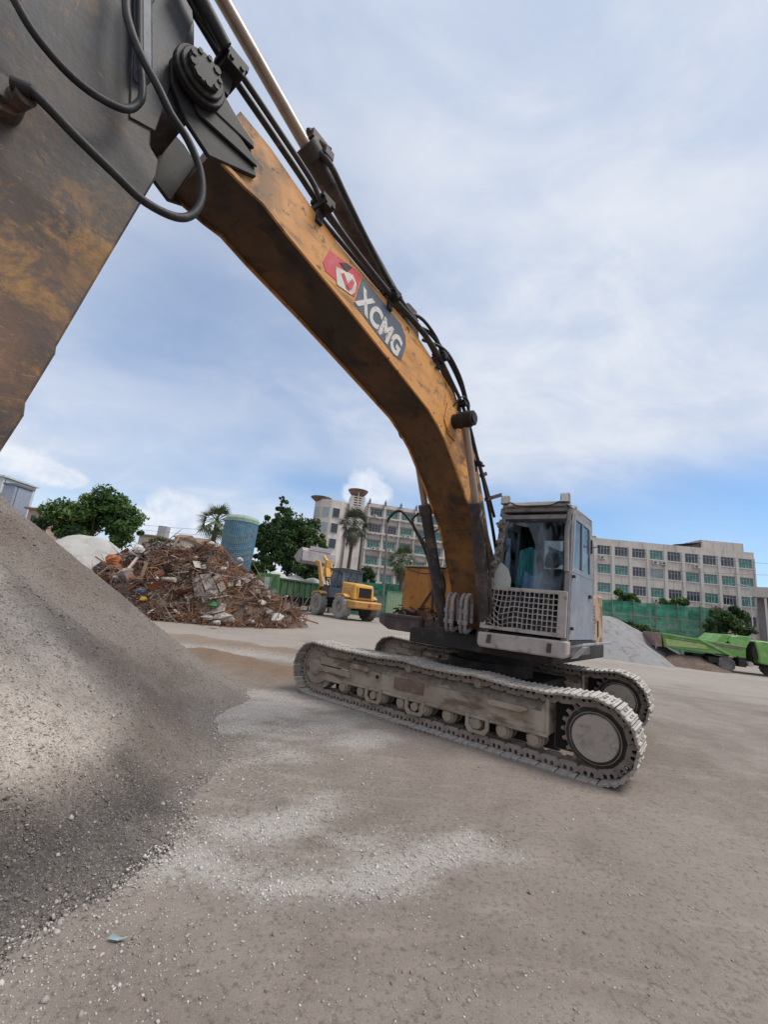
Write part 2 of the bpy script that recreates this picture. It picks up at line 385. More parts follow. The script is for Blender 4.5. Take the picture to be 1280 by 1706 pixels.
def low_dark(x, y):  # darker tone low on the pile, towards its toe
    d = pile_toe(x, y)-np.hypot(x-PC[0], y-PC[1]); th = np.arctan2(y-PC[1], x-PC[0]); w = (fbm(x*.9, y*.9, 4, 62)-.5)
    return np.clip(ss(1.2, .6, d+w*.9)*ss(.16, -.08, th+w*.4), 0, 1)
def gravel_mat():
    m = bpy.data.materials.new('pile_gravel'); m.use_nodes = True; t = NT(m.node_tree); bs = t.n['Principled BSDF']
    co = t.new('ShaderNodeTexCoord').outputs['Object']
    big = t.noise(co, .7, 5, .6, .5); mid = t.noise(co, 5, 6, .7); fine = t.noise(co, 38, 4, .7)
    vo = t.new('ShaderNodeTexVoronoi'); t.put(vo.inputs['Vector'], co); vo.inputs['Scale'].default_value = 75
    col = t.mix(t.rng(big, .4, .6), (.27, .232, .205), (.20, .162, .137))
    col = t.mix(t.math('MULTIPLY', t.rng(mid, .48, .7), .4), col, (.255, .22, .20))
    col = t.mix(t.math('MULTIPLY', t.attr('pale'), t.rng(mid, .3, .6, .5, 1)), col, (.56, .49, .425))
    col = t.mix(t.math('MULTIPLY', t.attr('low_dark'), .9), col, (.078, .070, .066))
    col = t.mix(t.math('MULTIPLY', t.attr('edge'), t.rng(mid, .3, .6, .35, 1)), col, (.25, .218, .195))
    col = t.mix(t.math('MULTIPLY', t.rng(fine, .5, .3), .7), col, (.05, .042, .038))
    col = t.mix(t.math('MULTIPLY', t.rng(t.sep(vo.outputs['Color'])[0], .62, 1.0), .28), col, (.36, .33, .31))
    t.put(bs.inputs['Base Color'], col); bs.inputs['Roughness'].default_value = .95; bs.inputs['Specular IOR Level'].default_value = .15
    b = t.new('ShaderNodeBump'); b.inputs['Strength'].default_value = .9; b.inputs['Distance'].default_value = .03
    t.put(b.inputs['Height'], t.math('ADD', t.math('MULTIPLY', vo.outputs['Distance'], -.6), t.math('ADD', mid, t.math('MULTIPLY', fine, .5))))
    t.l.new(b.outputs[0], bs.inputs['Normal']); return m
GRAVEL = gravel_mat()
px_ = np.arange(-15.5, -.6, .075); py_ = np.arange(-3.6, 11.6, .075); X, Y = np.meshgrid(px_, py_); Z = pile_h(X, Y)+hz(X, Y)-.02
o = sheet('gravel_pile', X, Y, np.maximum(Z, hz(X, Y)-.4), GRAVEL, dict(pale=pale_band(X, Y), low_dark=low_dark(X, Y), edge=ss(.55, .05, pile_toe(X, Y)-np.hypot(X-PC[0], Y-PC[1])+.5*(fbm(X*3, Y*3, 4, 55)-.5))))
tag(o, 'tall dark gravel pile with a pale band filling the left foreground', 'gravel pile', 'gravel piles in the yard')

STONE = stone_mat('stone_chips', (.11, .095, .085), (.27, .235, .21), (.54, .505, .48))
def scatter_view(n, lo, hi):
    r_ = np.exp(rng.uniform(math.log(lo), math.log(hi), n)); a = rng.uniform(-.95, .95, n); return r_*np.sin(a), r_*np.cos(a)
x, y = scatter_view(260000, 1.6, 13)
pm = patch(x, y); toe_d = np.hypot(x-PC[0], y-PC[1])-pile_toe(x, y)
skirt = np.exp(-np.abs(toe_d+.1)/.33)*1.5
keep = (toe_d > -.25) & (rng.random(len(x)) < .04+.5*pm**1.3+.5*skirt*np.clip(fbm(x*2, y*2, 3, 8)*1.8-.35, 0, 1))
x, y, pm, skirt = x[keep], y[keep], pm[keep], skirt[keep]
sz = np.clip(rng.lognormal(math.log(.0046), .5, len(x)), .0025, .022); 
stones('gravel_chips', x, y, hz(x, y)+np.maximum(pile_h(x, y), 0)+sz*.1, sz, np.clip(rng.normal(.66, .2, len(x))+.3*pm+.12*np.clip(skirt, 0, 1), 0, 1), STONE, 'pale and dark stone chips scattered over the yard')
x, y = scatter_view(240000, 1.9, 11)
d = pile_toe(x, y)-np.hypot(x-PC[0], y-PC[1]); keep = (d > -.05) & (rng.random(len(x)) < .5)
x, y, d = x[keep], y[keep], d[keep]
sz = np.clip(rng.lognormal(math.log(.0058), .45, len(x)), .003, .024)*(1+.5*ss(.5, 0, d))
tint = np.clip(rng.normal(.40, .22, len(x))+.38*pale_band(x, y)-.24*low_dark(x, y)+.32*ss(.6, 0, d), 0, 1)
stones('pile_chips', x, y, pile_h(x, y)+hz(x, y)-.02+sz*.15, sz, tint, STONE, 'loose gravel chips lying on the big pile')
# ------------------------------------------------------------------ excavator
EA = R(-39); EL = Vector((math.cos(EA), math.sin(EA), 0)); EU = Vector((EL.y, -EL.x, 0)); ES = Vector((2.2318, 7.7488, 0))
MU = Matrix(((EU.x, EL.x, 0, ES.x), (EU.y, EL.y, 0, ES.y), (0, 0, 1, 0), (0, 0, 0, 1)))         # forward, left, up
MT = Matrix(((.788, .6157, 0, 1.109), (-.6157, .788, 0, 6.424), (0, 0, 1, 0), (0, 0, 0, 1)))     # along track, across, up
EX = thing('excavator', 'large worn orange crawler excavator with its boom stretched over the gravel pile', 'excavator', M=MU)
N_ = lambda c, s, lo, hi, **k: dict(c=c, s=s, lo=lo, hi=hi, **k)
BOOM = mat('boom_orange', (.58, .265, .072), (
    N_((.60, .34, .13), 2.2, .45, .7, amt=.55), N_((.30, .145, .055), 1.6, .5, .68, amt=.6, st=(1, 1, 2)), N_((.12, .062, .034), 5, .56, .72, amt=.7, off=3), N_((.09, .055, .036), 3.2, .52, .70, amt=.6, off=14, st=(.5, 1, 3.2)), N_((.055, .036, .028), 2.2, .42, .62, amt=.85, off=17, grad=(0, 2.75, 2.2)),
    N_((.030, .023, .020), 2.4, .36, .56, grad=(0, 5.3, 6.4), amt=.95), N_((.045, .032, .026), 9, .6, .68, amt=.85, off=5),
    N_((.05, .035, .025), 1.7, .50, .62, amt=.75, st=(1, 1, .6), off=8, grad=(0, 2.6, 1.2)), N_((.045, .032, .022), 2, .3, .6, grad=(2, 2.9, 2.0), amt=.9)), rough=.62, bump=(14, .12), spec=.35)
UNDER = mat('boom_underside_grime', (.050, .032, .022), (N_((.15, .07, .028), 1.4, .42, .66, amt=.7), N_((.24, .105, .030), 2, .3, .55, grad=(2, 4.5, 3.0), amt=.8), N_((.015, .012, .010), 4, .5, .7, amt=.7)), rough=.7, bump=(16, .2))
STICK = mat('stick_plate', (.043, .039, .038), (
    N_((.072, .062, .057), 1.3, .42, .66, amt=.8), N_((.10, .062, .042), 1.8, .38, .60, amt=.85, grad=(2, 4.3, 3.4)), N_((.20, .105, .068), 1.5, .34, .60, grad=(2, 3.6, 2.6), amt=.9),
    N_((.36, .185, .048), 3.2, .47, .64, amt=.85, grad=(2, 4.3, 3.7), off=2, di=.3, d=12, r=.75), N_((.30, .20, .10), 30, .62, .68, amt=.5, grad=(2, 4.4, 3.9), st=(.35, 1, 1.2), di=.8, off=7),
    N_((.20, .17, .13), 34, .67, .72, amt=.5, st=(1, 1, .25), di=1.2), N_((.30, .22, .13), 4.5, .60, .66, amt=.7, st=(2.4, 1, .35), off=11, grad=(2, 4.75, 5.2)), N_((.17, .09, .045), 2.6, .52, .68, amt=.7, off=21, r=.75), N_((.20, .18, .16), 40, .64, .68, amt=.45, st=(.25, 1, 1.4), off=23),
    N_((.020, .018, .018), 1.1, .5, .62, amt=.8, grad=(0, 6.95, 6.75)), N_((.05, .058, .078), 2.2, .45, .6, amt=.7, grad=(2, 4.5, 4.9), off=4)), rough=.55, bump=(18, .15), spec=.4)
GREASE = mat('grease_black', (.016, .014, .014), (N_((.04, .035, .032), 9, .5, .7, amt=.7), N_((.09, .065, .045), 4, .62, .75, amt=.5)), rough=.6, bump=(26, .15, .008))
RUBBER = mat('hose_rubber', (.018, .018, .019), (N_((.06, .055, .05), 8, .5, .75, amt=.7),), rough=.55, bump=(60, .15))
PIPE = mat('pipe_dark', (.028, .026, .028), (N_((.085, .062, .048), 6, .5, .7, amt=.8), N_((.20, .17, .15), 14, .62, .72, amt=.5)), rough=.5)
ROD = mat('rod_steel', (.34, .275, .225), (N_((.20, .13, .09), 5, .45, .7, amt=.6, st=(1, 1, .4)),), rough=.42, metal=.6)
BARREL = mat('cylinder_barrel', (.040, .034, .034), (N_((.11, .082, .066), 4, .45, .68, amt=.85), N_((.19, .15, .125), 13, .58, .7, amt=.55, off=3)), rough=.62, bump=(20, .3))
TRK = mat('track_steel_dust', (.29, .255, .222), (N_((.42, .385, .345), 5, .42, .65, amt=.8), N_((.10, .078, .064), 8, .52, .7, amt=.7, off=4), N_((.50, .475, .445), 3, .3, .6, amt=.9, up=(.2, .9))), rough=.8, bump=(30, .3))
TRKD = mat('track_link_steel', (.27, .225, .19), (N_((.39, .335, .29), 9, .45, .7, amt=.8), N_((.05, .04, .035), 6, .52, .7, amt=.8, off=3)), rough=.75, bump=(30, .3))
FRAME = mat('track_frame_dust', (.30, .242, .190), (N_((.42, .355, .285), 2.4, .42, .66, amt=.85, st=(1, 1, .7)), N_((.13, .088, .062), 2.6, .48, .66, amt=.85, off=6, st=(.8, 1, 1.6)), N_((.15, .088, .06), 7, .60, .72, amt=.6, off=2), N_((.37, .335, .295), 16, .5, .7, amt=.5, up=(.2, .8))), rough=.86, bump=(24, .35))
DIRT = mat('caked_dirt', (.22, .185, .15), (N_((.12, .095, .075), 12, .45, .65, amt=.8), N_((.31, .27, .225), 4, .45, .65, amt=.7)), rough=.95, bump=(22, .8))
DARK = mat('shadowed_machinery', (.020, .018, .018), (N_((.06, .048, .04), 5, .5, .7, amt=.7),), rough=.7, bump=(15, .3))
CABG = mat('cab_grey_paint', (.20, .192, .188), (N_((.33, .29, .262), 4, .40, .66, amt=.85), N_((.10, .085, .078), 7, .55, .7, amt=.75, off=3), N_((.17, .19, .225), 1.6, .46, .66, amt=.5, off=9), N_((.05, .045, .042), 22, .63, .70, amt=.7)), rough=.7, bump=(20, .2))
CABB = mat('cab_blue_door', (.175, .205, .255), (N_((.27, .27, .285), 2.4, .42, .66, amt=.85, st=(1, 1, .5)), N_((.36, .30, .24), 3.6, .44, .66, amt=.85, off=5, grad=(2, 2.6, 1.6)), N_((.08, .09, .11), 9, .58, .7, amt=.6)), rough=.55, spec=.5)
CABD = mat('cab_dusty_pink', (.36, .315, .29), (N_((.46, .41, .38), 4, .42, .66, amt=.7), N_((.16, .12, .10), 6, .52, .7, amt=.75, off=5), N_((.05, .04, .035), 24, .66, .72, amt=.7)), rough=.85, bump=(26, .3))
BURNT = mat('burnt_pillar', (.17, .15, .14), (N_((.33, .29, .26), 9, .5, .62, amt=.9, di=1), N_((.02, .018, .017), 14, .5, .62, amt=.9, off=5)), rough=.85, bump=(30, .7))
HOUSE = mat('house_beige_orange', (.40, .27, .17), (N_((.42, .34, .29), 2.6, .42, .66, amt=.9), N_((.20, .10, .045), 4, .52, .7, amt=.7, off=4), N_((.12, .09, .075), 8, .58, .72, amt=.6, st=(1, 1, .3))), rough=.7, bump=(20, .15))
TANKO = mat('tank_rust_orange', (.40, .155, .028), (N_((.52, .235, .05), 2.4, .42, .68, amt=.7, st=(1, 1, .5)), N_((.16, .058, .02), 3.2, .50, .68, amt=.8, off=3, st=(1, 1, .45)), N_((.06, .035, .025), 9, .58, .70, amt=.7)), rough=.6, bump=(20, .15))
PLUM = mat('platform_dark_paint', (.060, .042, .044), (N_((.14, .11, .10), 5, .48, .7, amt=.7), N_((.22, .19, .18), 3, .58, .72, amt=.6, up=(.4, .9))), rough=.6, bump=(24, .25))
RAILG = mat('rail_grey_steel', (.19, .18, .175), (N_((.09, .075, .065), 8, .5, .7, amt=.7),), rough=.6)
BLK = mat('black_plastic', (.016, .016, .017), (N_((.05, .045, .042), 7, .5, .7, amt=.5),), rough=.5)
LENS = mat('lamp_lens', (.66, .67, .68), (N_((.50, .46, .42), 18, .5, .7, amt=.5),), rough=.25, spec=.6)
CLOTHB = mat('blue_cloth', (.20, .34, .50), (N_((.34, .46, .58), 5, .45, .65, amt=.7),), rough=.9, bump=(9, .6))
CLOTHT = mat('teal_curtain', (.06, .30, .32), (N_((.25, .48, .50), 4, .45, .7, amt=.7, st=(3, 3, .5)),), rough=.85, bump=(9, .5))
HOSEG = mat('hose_grey_sleeve', (.26, .24, .235), (N_((.12, .10, .095), 14, .48, .66, amt=.8, st=(1, 1, 3)), N_((.05, .042, .04), 8, .6, .72, amt=.7)), rough=.8, bump=(50, .4))

def glass_mat(name, tint, dust, lo, hi, amt):
    m = bpy.data.materials.new(name); m.use_nodes = True; t = NT(m.node_tree); t.n.clear()
    out = t.new('ShaderNodeOutputMaterial'); co = t.new('ShaderNodeTexCoord').outputs['Object']
    tr = t.new('ShaderNodeBsdfTransparent'); t.put(tr.inputs[0], tint); gl = t.new('ShaderNodeBsdfGlossy'); gl.inputs['Roughness'].default_value = .05
    fr = t.new('ShaderNodeFresnel'); fr.inputs[0].default_value = 1.45
    m1 = t.new('ShaderNodeMixShader'); t.put(m1.inputs[0], fr.outputs[0]); t.l.new(tr.outputs[0], m1.inputs[1]); t.l.new(gl.outputs[0], m1.inputs[2])
    df = t.new('ShaderNodeBsdfDiffuse'); t.put(df.inputs[0], dust)
    f = t.math('MULTIPLY', t.rng(t.noise(t.scale(co, (1, 2.2, 1)), 2.6, 6, .6, .6), lo, hi), amt)
    m2 = t.new('ShaderNodeMixShader'); t.put(m2.inputs[0], f); t.l.new(m1.outputs[0], m2.inputs[1]); t.l.new(df.outputs[0], m2.inputs[2])
    t.l.new(m2.outputs[0], out.inputs[0]); return m
GLASS = glass_mat('dusty_sheen_glass', (.80, .88, .92), (.38, .46, .55), .40, .78, .34)  # dust layer tinted blue, standing in for bluish reflection on the panes
SHARD = glass_mat('caked_glass', (.80, .85, .85), (.46, .46, .43), .1, .4, .95)
def flat_mat(name, c, rough=.6, layers=()): return mat(name, c, layers, rough)

# --- tracks: a closed path of (along, height), shoes and links laid along it
def track_path():
    P = []; ci = (-2.72, .475); cs = (1.97, .475); ri, rs = .435, .445
    for a in np.linspace(-90, -270, 19): P.append((ci[0]+ri*math.cos(R(a)), ci[1]+ri*math.sin(R(a))))
    def sag(x0, z0, x1, z1, s, n=8):
        for i in range(1, n): 
            t = i/n; P.append((x0+(x1-x0)*t, z0+(z1-z0)*t-4*s*t*(1-t)))
        P.append((x1, z1))
    sag(-2.72, .91, -.72, .905, .045); sag(-.72, .905, .46, .90, .035); sag(.46, .90, 1.97, .92, .055)
    for a in np.linspace(90, -90, 19)[1:]: P.append((cs[0]+rs*math.cos(R(a)), cs[1]+rs*math.sin(R(a))))
    P.append((ci[0], ci[1]-ri)); return P
TP_ = track_path(); tl = [0]
for a, b in zip(TP_, TP_[1:]): tl.append(tl[-1]+math.dist(a, b))
NSH = 54; PITCH = tl[-1]/NSH
def on_path(s):
    s %= tl[-1]; i = max(k for k in range(len(tl)-1) if tl[k] <= s+1e-9); t = (s-tl[i])/(tl[i+1]-tl[i])
    a, b = TP_[i], TP_[i+1]; return Vector((a[0]+(b[0]-a[0])*t, 0, a[1]+(b[1]-a[1])*t))
def shoe_mesh():
    m = MB(); h = PITCH/2-.004
    m.prism([(-h,0),(h*.92,0),(h,.012),(h,.026),(h*.8,.03),(h*.72,.044),(h*.6,.044),(h*.5,.028),(.012,.028),(.006,.04),(-.012,.04),(-.018,.028),(-h*.5,.028),(-h*.6,.044),(-h*.74,.044),(-h*.82,.03),(-h,.03)], 0, .6)
    for y in (.2, .25, .35, .4):
        for x in (-.035, .05): m.cyl((x, y, .03), (x, y, .046), .016, 6)
    return m.mesh('track_shoe', TRK, .003)
def link_mesh():
    m = MB(); h = PITCH/2
    prof = [(-h*1.02,-.03),(-h*.66,-.004),(-h*.5,-.004),(-h*.5,-.045),(-h*.32,-.062),(-h*.14,-.045),(-h*.14,-.004),(h*.14,-.004),(h*.14,-.045),(h*.32,-.062),(h*.5,-.045),(h*.5,-.004),(h*.66,-.004),(h*1.02,-.03),(h*1.02,-.075),(h*.7,-.108),(-h*.7,-.108),(-h*1.02,-.075)]
    for y in (.17, .375): m.prism(prof, y, y+.055)
    m.cyl((h, .16, -.055), (h, .44, -.055), .03, 10)
    return m.mesh('track_link', TRKD, 0)
SHOE = shoe_mesh(); LINK = link_mesh()
def circ(cx, cz, r, n, a0=0): return [(cx+r*math.cos(2*math.pi*i/n+a0), cz+r*math.sin(2*math.pi*i/n+a0)) for i in range(n)]
RING_DARK = mat('drive_ring_dark', (.055, .046, .04), (N_((.15, .125, .105), 8, .5, .7, amt=.7),), .8, bump=(20, .4))  # dark tone of the rings and bolts around the pale drive disc
def build_track(M):
    tr = MB()
    # beam with sloping shoulder, end plate
    tr.prism([(.15,.34),(.15,.64),(.22,.73),(.34,.80),(.5,.80),(.5,.34)], -1.95, 1.42, 'x')
    tr.prism([(.125,.335),(.125,.375),(.15,.375),(.15,.335)], -1.95, 1.44, 'x'); tr.box(1.40, 1.445, .13, .5, .36, .80)
    tr.box(-2.45, 1.5, .44, .50, .14, .42, 1); tr.box(1.44, 2.25, .42, .5, .18, .82, 1); tr.box(-2.9, -2.4, .46, .5, .2, .8, 1)  # near-black inner plates added as shade in the gaps behind rollers and sprocket
    t = tr.build('track_frame', [FRAME, DARK], EX, M, .012)
    y = MB()   # idler yoke, guide rails, step, bosses
    y.box(-2.62, -1.93, .13, .2, .56, .70); y.box(-2.62, -1.86, .11, .2, .44, .54); y.box(-2.55, -1.9, .14, .5, .30, .44); y.box(-2.5, -1.88, .18, .5, .70, .80)
    y.box(-1.86, -1.45, .05, .16, .62, .70); y.build('idler_yoke', FRAME, t, M, .01)
    s = MB(); s.prism([(.70,.575),(1.12,.575),(1.20,.615),(1.17,.65),(.72,.65),(.66,.62)], .03, .16); s.build('step', FRAME, t, M, .01)
    h = MB(); h.prism(circ(-1.28,.57,.06,10), .13, .16); h.prism(circ(-1.28,.57,.035,8), .12, .135, mi=1); h.build('grease_port', [FRAME, DARK], t, M)
    b = MB(); b.prism([(-.95,.46),(-.40,.46),(-.40,.63),(-.95,.63)], .138, .152); b.build('cover_plate', mat('cover_plate_rust', (.16, .105, .08), (N_((.26, .20, .16), 6, .45, .7, amt=.8),), .8), t, M, .004)
    # caked dirt on the shoulder
    nx, ny = 90, 7; X, Yy = np.meshgrid(np.linspace(-1.9, 1.35, nx), np.linspace(0, 1, ny))
    zz = np.interp(Yy, [0, .3, .6, 1], [.63, .735, .80, .815])+.05*(fbm(X*5, Yy*4+M[0][3], 4, 3)-.35)*np.sin(Yy*3.14)**.5; yy = np.interp(Yy, [0, .3, .6, 1], [.152, .22, .34, .52])-.012*(fbm(X*9, Yy*4, 3, 5))
    d = sheet('caked_dirt', X, yy, zz, DIRT, parent=t); d.parent = t; d.matrix_parent_inverse = W[t.name].inverted(); d.matrix_basis = M; W[d.name] = M; d['kind'] = 'stuff'
    # idler and sprocket
    i = MB()
    i.prism(circ(-2.72,.5,.40,28), .20, .40); i.prism(circ(-2.72,.5,.30,24), .17, .43); i.prism(circ(-2.72,.5,.14,16), .12, .46); i.build('idler_wheel', [TRKD], t, M, .006)
    sp = MB(); teeth = []
    for k in range(22):
        a = 2*math.pi*k/22
        for da, r_ in ((-.09,.35),(-.04,.41),(.04,.41),(.09,.35)): teeth.append((1.97+r_*math.cos(a+da), .475+r_*math.sin(a+da)))
    sp.prism(teeth, .26, .34); spo = sp.build('sprocket', TRKD, t, M)
    dr = MB(); dr.prism(circ(1.97,.475,.345,36), .19, .5, mi=1); dr.prism(circ(1.97,.475,.285,36), .12, .2, mi=1); dr.prism(circ(1.98,.49,.248,40), .045, .125)
    for k in range(16): 
        a = 2*math.pi*k/16; dr.cyl((1.97+.315*math.cos(a), .17, .475+.315*math.sin(a)), (1.97+.315*math.cos(a), .20, .475+.315*math.sin(a)), .016, 6, 1)
    dr.build('drive_cover', [mat('drive_cover_dust', (.33, .285, .25), (N_((.20, .155, .13), 9, .5, .68, amt=.7), N_((.44, .40, .365), 20, .55, .7, amt=.6)), .9, bump=(30, .5)), RING_DARK], spo, M, .008)
    # rollers
    rm = MB(); rm.tube([(0,.16,0),(0,.46,0)], .095, 18); rm.tube([(0,.125,0),(0,.165,0)], .068, 14); rm.prism(circ(0,0,.115,18), .20, .25); rm.prism(circ(0,0,.115,18), .38, .43)
    rmesh = rm.mesh('roller', FRAME, .006)
    for k in range(9): place('roller', rmesh, t, M @ Matrix.Translation((-2.02+k*.41, 0, .275)))
    cm = MB(); cm.tube([(0,.20,0),(0,.50,0)], .075, 16); cm.tube([(0,.15,0),(0,.21,0)], .058, 14); cm.box(-.05, .05, .42, .5, -.14, 0)
    cmesh = cm.mesh('carrier_roller', FRAME, .006)
    for x_ in (-.72, .46): place('carrier_roller', cmesh, t, M @ Matrix.Translation((x_, 0, .80)))
    g = MB(); g.prism([(-.17,.14),(-.17,-.02),(-.12,-.09),(.12,-.09),(.17,-.02),(.17,.14),(.12,.14),(.12,.0),(.06,-.045),(-.06,-.045),(-.12,.0),(-.12,.14)], .10, .145); g.cyl((0,.1,.03), (0,.16,.03), .06, 14)
    gmesh = g.mesh('roller_guard', FRAME, .005)
    for x_ in (-1.32, -.52, .5): place('roller_guard', gmesh, t, M @ Matrix.Translation((x_, 0, .25)))
    for k in range(NSH):
        s0 = k*PITCH; a, b = on_path(s0), on_path(s0+PITCH); dx = (b-a).normalized(); mid = (a+b)/2
        z = Vector((0, 1, 0)).cross(dx)*1.0            # outward
        z = dx.cross(Vector((0, 1, 0)))
        if (mid-Vector((-.4, 0, .5))).dot(z) < 0: z = -z
        xx = Vector((0, 1, 0)).cross(z)
        jr = rng.normal(0, .0035)
        F = Matrix(((xx.x, 0, z.x, mid.x), (0, 1, 0, 0), (xx.z, 0, z.z, mid.z+jr), (0, 0, 0, 1)))
        place('track_shoe', SHOE, t, M @ F @ Matrix.Translation((0, jr*2, 0))); place('track_link', LINK, t, M @ F)
build_track(MT)
build_track(MT @ Matrix.Translation((-.14, 2.62, .10)))

# --- undercarriage centre and slewing ring
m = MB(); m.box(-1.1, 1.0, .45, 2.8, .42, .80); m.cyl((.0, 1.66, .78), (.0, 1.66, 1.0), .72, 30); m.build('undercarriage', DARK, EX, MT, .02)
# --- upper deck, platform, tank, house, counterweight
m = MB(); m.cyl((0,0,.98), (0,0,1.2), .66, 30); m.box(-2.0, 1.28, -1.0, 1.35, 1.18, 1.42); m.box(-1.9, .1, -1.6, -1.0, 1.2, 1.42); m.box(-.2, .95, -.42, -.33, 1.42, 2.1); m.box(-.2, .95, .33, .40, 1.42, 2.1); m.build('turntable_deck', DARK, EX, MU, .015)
m = MB(); m.prism([(-.85,1.32),(-1.48,1.32),(-1.70,1.42),(-1.72,1.56),(-1.66,1.585),(-.85,1.585)], -.3, 1.26, 'x'); m.box(.2, 1.275, -1.66, -.86, 1.535, 1.60)
pf = m.build('step_platform', PLUM, EX, MU, .012)
m = MB()
for k in range(420):
    c = Vector((rng.uniform(.1, 1.15), rng.uniform(-1.5, -.86), 1.60+abs(rng.normal(0, .055)))); d = Vector(rng.normal(0, 1, 3)); d.z *= .5; d.normalize(); e = d.orthogonal().normalized()
    L_, w = rng.uniform(.03, .09), rng.uniform(.01, .03); m.add([c-d*L_-e*w, c+d*L_-e*w*.4, c+d*L_+e*w*.5, c-d*L_+e*w], [(0,1,2,3)])
for k in range(26):
    c = Vector((rng.uniform(.1, 1.1), rng.uniform(-1.4, -.86), 1.62)); m.obox(c, rng.uniform(.05, .16, 3), Matrix.Rotation(rng.uniform(0, 3), 3, Vector(rng.normal(0, 1, 3))))
tag(m.build('scrap_litter', mat('scrap_rust', (.085, .052, .038), (N_((.30, .25, .21), 9, .55, .7, amt=.7), N_((.17, .08, .04), 5, .5, .7, amt=.8)), .9), pf, MU), kind='stuff')
m = MB(); m.tube(catmull([(1.22,-1.68,1.55),(1.24,-1.70,2.4),(1.27,-1.74,3.28)], 3), .021, 8)
hr = m.build('handrail', RAILG, EX, MU)
m = MB(); m.tube(catmull([(1.27,-1.74,3.26),(1.24,-1.72,3.36),(1.16,-1.62,3.5),(1.05,-1.50,3.46),(.80,-1.30,3.10),(.62,-1.12,2.75),(.45,-.92,2.35),(.35,-.80,1.6)], 6), .026, 8); m.tube(catmull([(.75,-1.25,3.03),(.55,-.85,3.3),(.45,-.72,3.0),(.42,-.68,1.7)], 6), .018, 8); m.build('upper_rail', BLK, hr, MU)
m = MB(); m.hexa([(.45,-1.80,1.60),(.45,-.62,1.60),(-.9,-.62,1.45),(-.9,-1.78,1.45),(.40,-1.84,2.52),(.40,-.66,2.52),(-.9,-.64,2.5),(-.9,-1.8,2.5)])
tk = m.build('fuel_tank', TANKO, EX, MU, .02)
m = MB(); m.beam((.455,-1.42,1.65), (.44,-1.0,2.3), .02, .03); m.beam((.47,-1.1,1.62), (.43,-1.12,2.52), .03, .03); m.tube(catmull([(.45,-1.75,2.48),(.47,-1.3,2.40),(.46,-.9,2.46),(.44,-.7,2.4)], 6), .012, 6); m.build('tank_strap', PLUM, tk, MU)
m = MB(); m.box(.30, .44, -1.86, -.64, 2.525, 2.555); m.build('tank_lid', mat('tank_lid_dust', (.30, .25, .20), (N_((.16, .09, .05), 8, .5, .7),), .8), tk, MU, .008)
m = MB(); m.prism([(-1.5,1.42),(1.30,1.42),(1.34,1.55),(1.30,2.2),(1.12,2.36),(-1.35,2.36),(-1.5,2.2)], -2.0, -.2, 'x'); hs = m.build('engine_house', HOUSE, EX, MU, .03)
m = MB(); m.prism([(.10,1.46),(-1.0,1.46),(-1.05,2.1),(-.9,2.24),(.10,2.24)], 1.35, 1.47); dr_ = m.build('side_door', HOUSE, hs, MU, .015)
sl_ = MB(); sl_.box(-.62, -.42, 1.468, 1.482, 0, .03); sl_ = sl_.mesh('louvre', PLUM)
for k in range(9): place('louvre', sl_, dr_, MU @ Matrix.Translation((0, 0, 1.62+k*.055)))
for x0, x1, z0, z1 in ((-.26,-.19,1.62,1.9), (-.9,-.84,1.58,1.85)): m = MB(); m.box(x0, x1, 1.468, 1.485, z0, z1); m.build('hand_slot', PLUM, dr_, MU)
m = MB(); m.prism([(-1.9,-1.42),(-1.9,1.35),(-2.25,1.28),(-2.55,.8),(-2.65,0),(-2.55,-.85),(-2.25,-1.35)], 1.22, 2.36, 'z'); m.build('counterweight', HOUSE, EX, MU, .05)

# --- boom
low = [(6.43,4.93),(6.15,4.91),(5.98,4.92),(5.68,4.84),(5.0,4.70),(4.4,4.56),(3.7,4.39),(3.25,4.28),(2.97,4.15),(2.75,4.02),(2.5,3.80),(2.2,3.53),(1.95,3.28),(1.68,3.02),(1.48,2.70),(1.33,2.35),(1.15,1.95),(.9,1.5),(.6,1.42)]
top = [(.28,1.55),(.35,1.95),(.70,2.35),(1.0,2.75),(1.19,2.99),(1.43,3.45),(1.76,4.03),(2.05,4.35),(2.35,4.62),(2.7,4.82),(3.2,4.98),(3.69,5.12),(4.17,5.16),(4.6,5.19),(5.11,5.24),(5.47,5.32),(6.0,5.47),(6.3,5.50)]
poly = low+top; nl = len(low)
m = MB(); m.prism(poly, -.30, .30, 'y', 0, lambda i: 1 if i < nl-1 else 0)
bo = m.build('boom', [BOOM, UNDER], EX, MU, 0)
m = MB()   # weld lips along the lower edge of each side plate
for s in (-1, 1):
    for a, b in zip(low[:15], low[1:16]): m.beam((a[0], s*.312, a[1]-.012), (b[0], s*.312, b[1]-.012), .024, .034)
m.build('edge_flange', BOOM, bo, MU)
m = MB()   # ears that carry the stick pin, with ribs
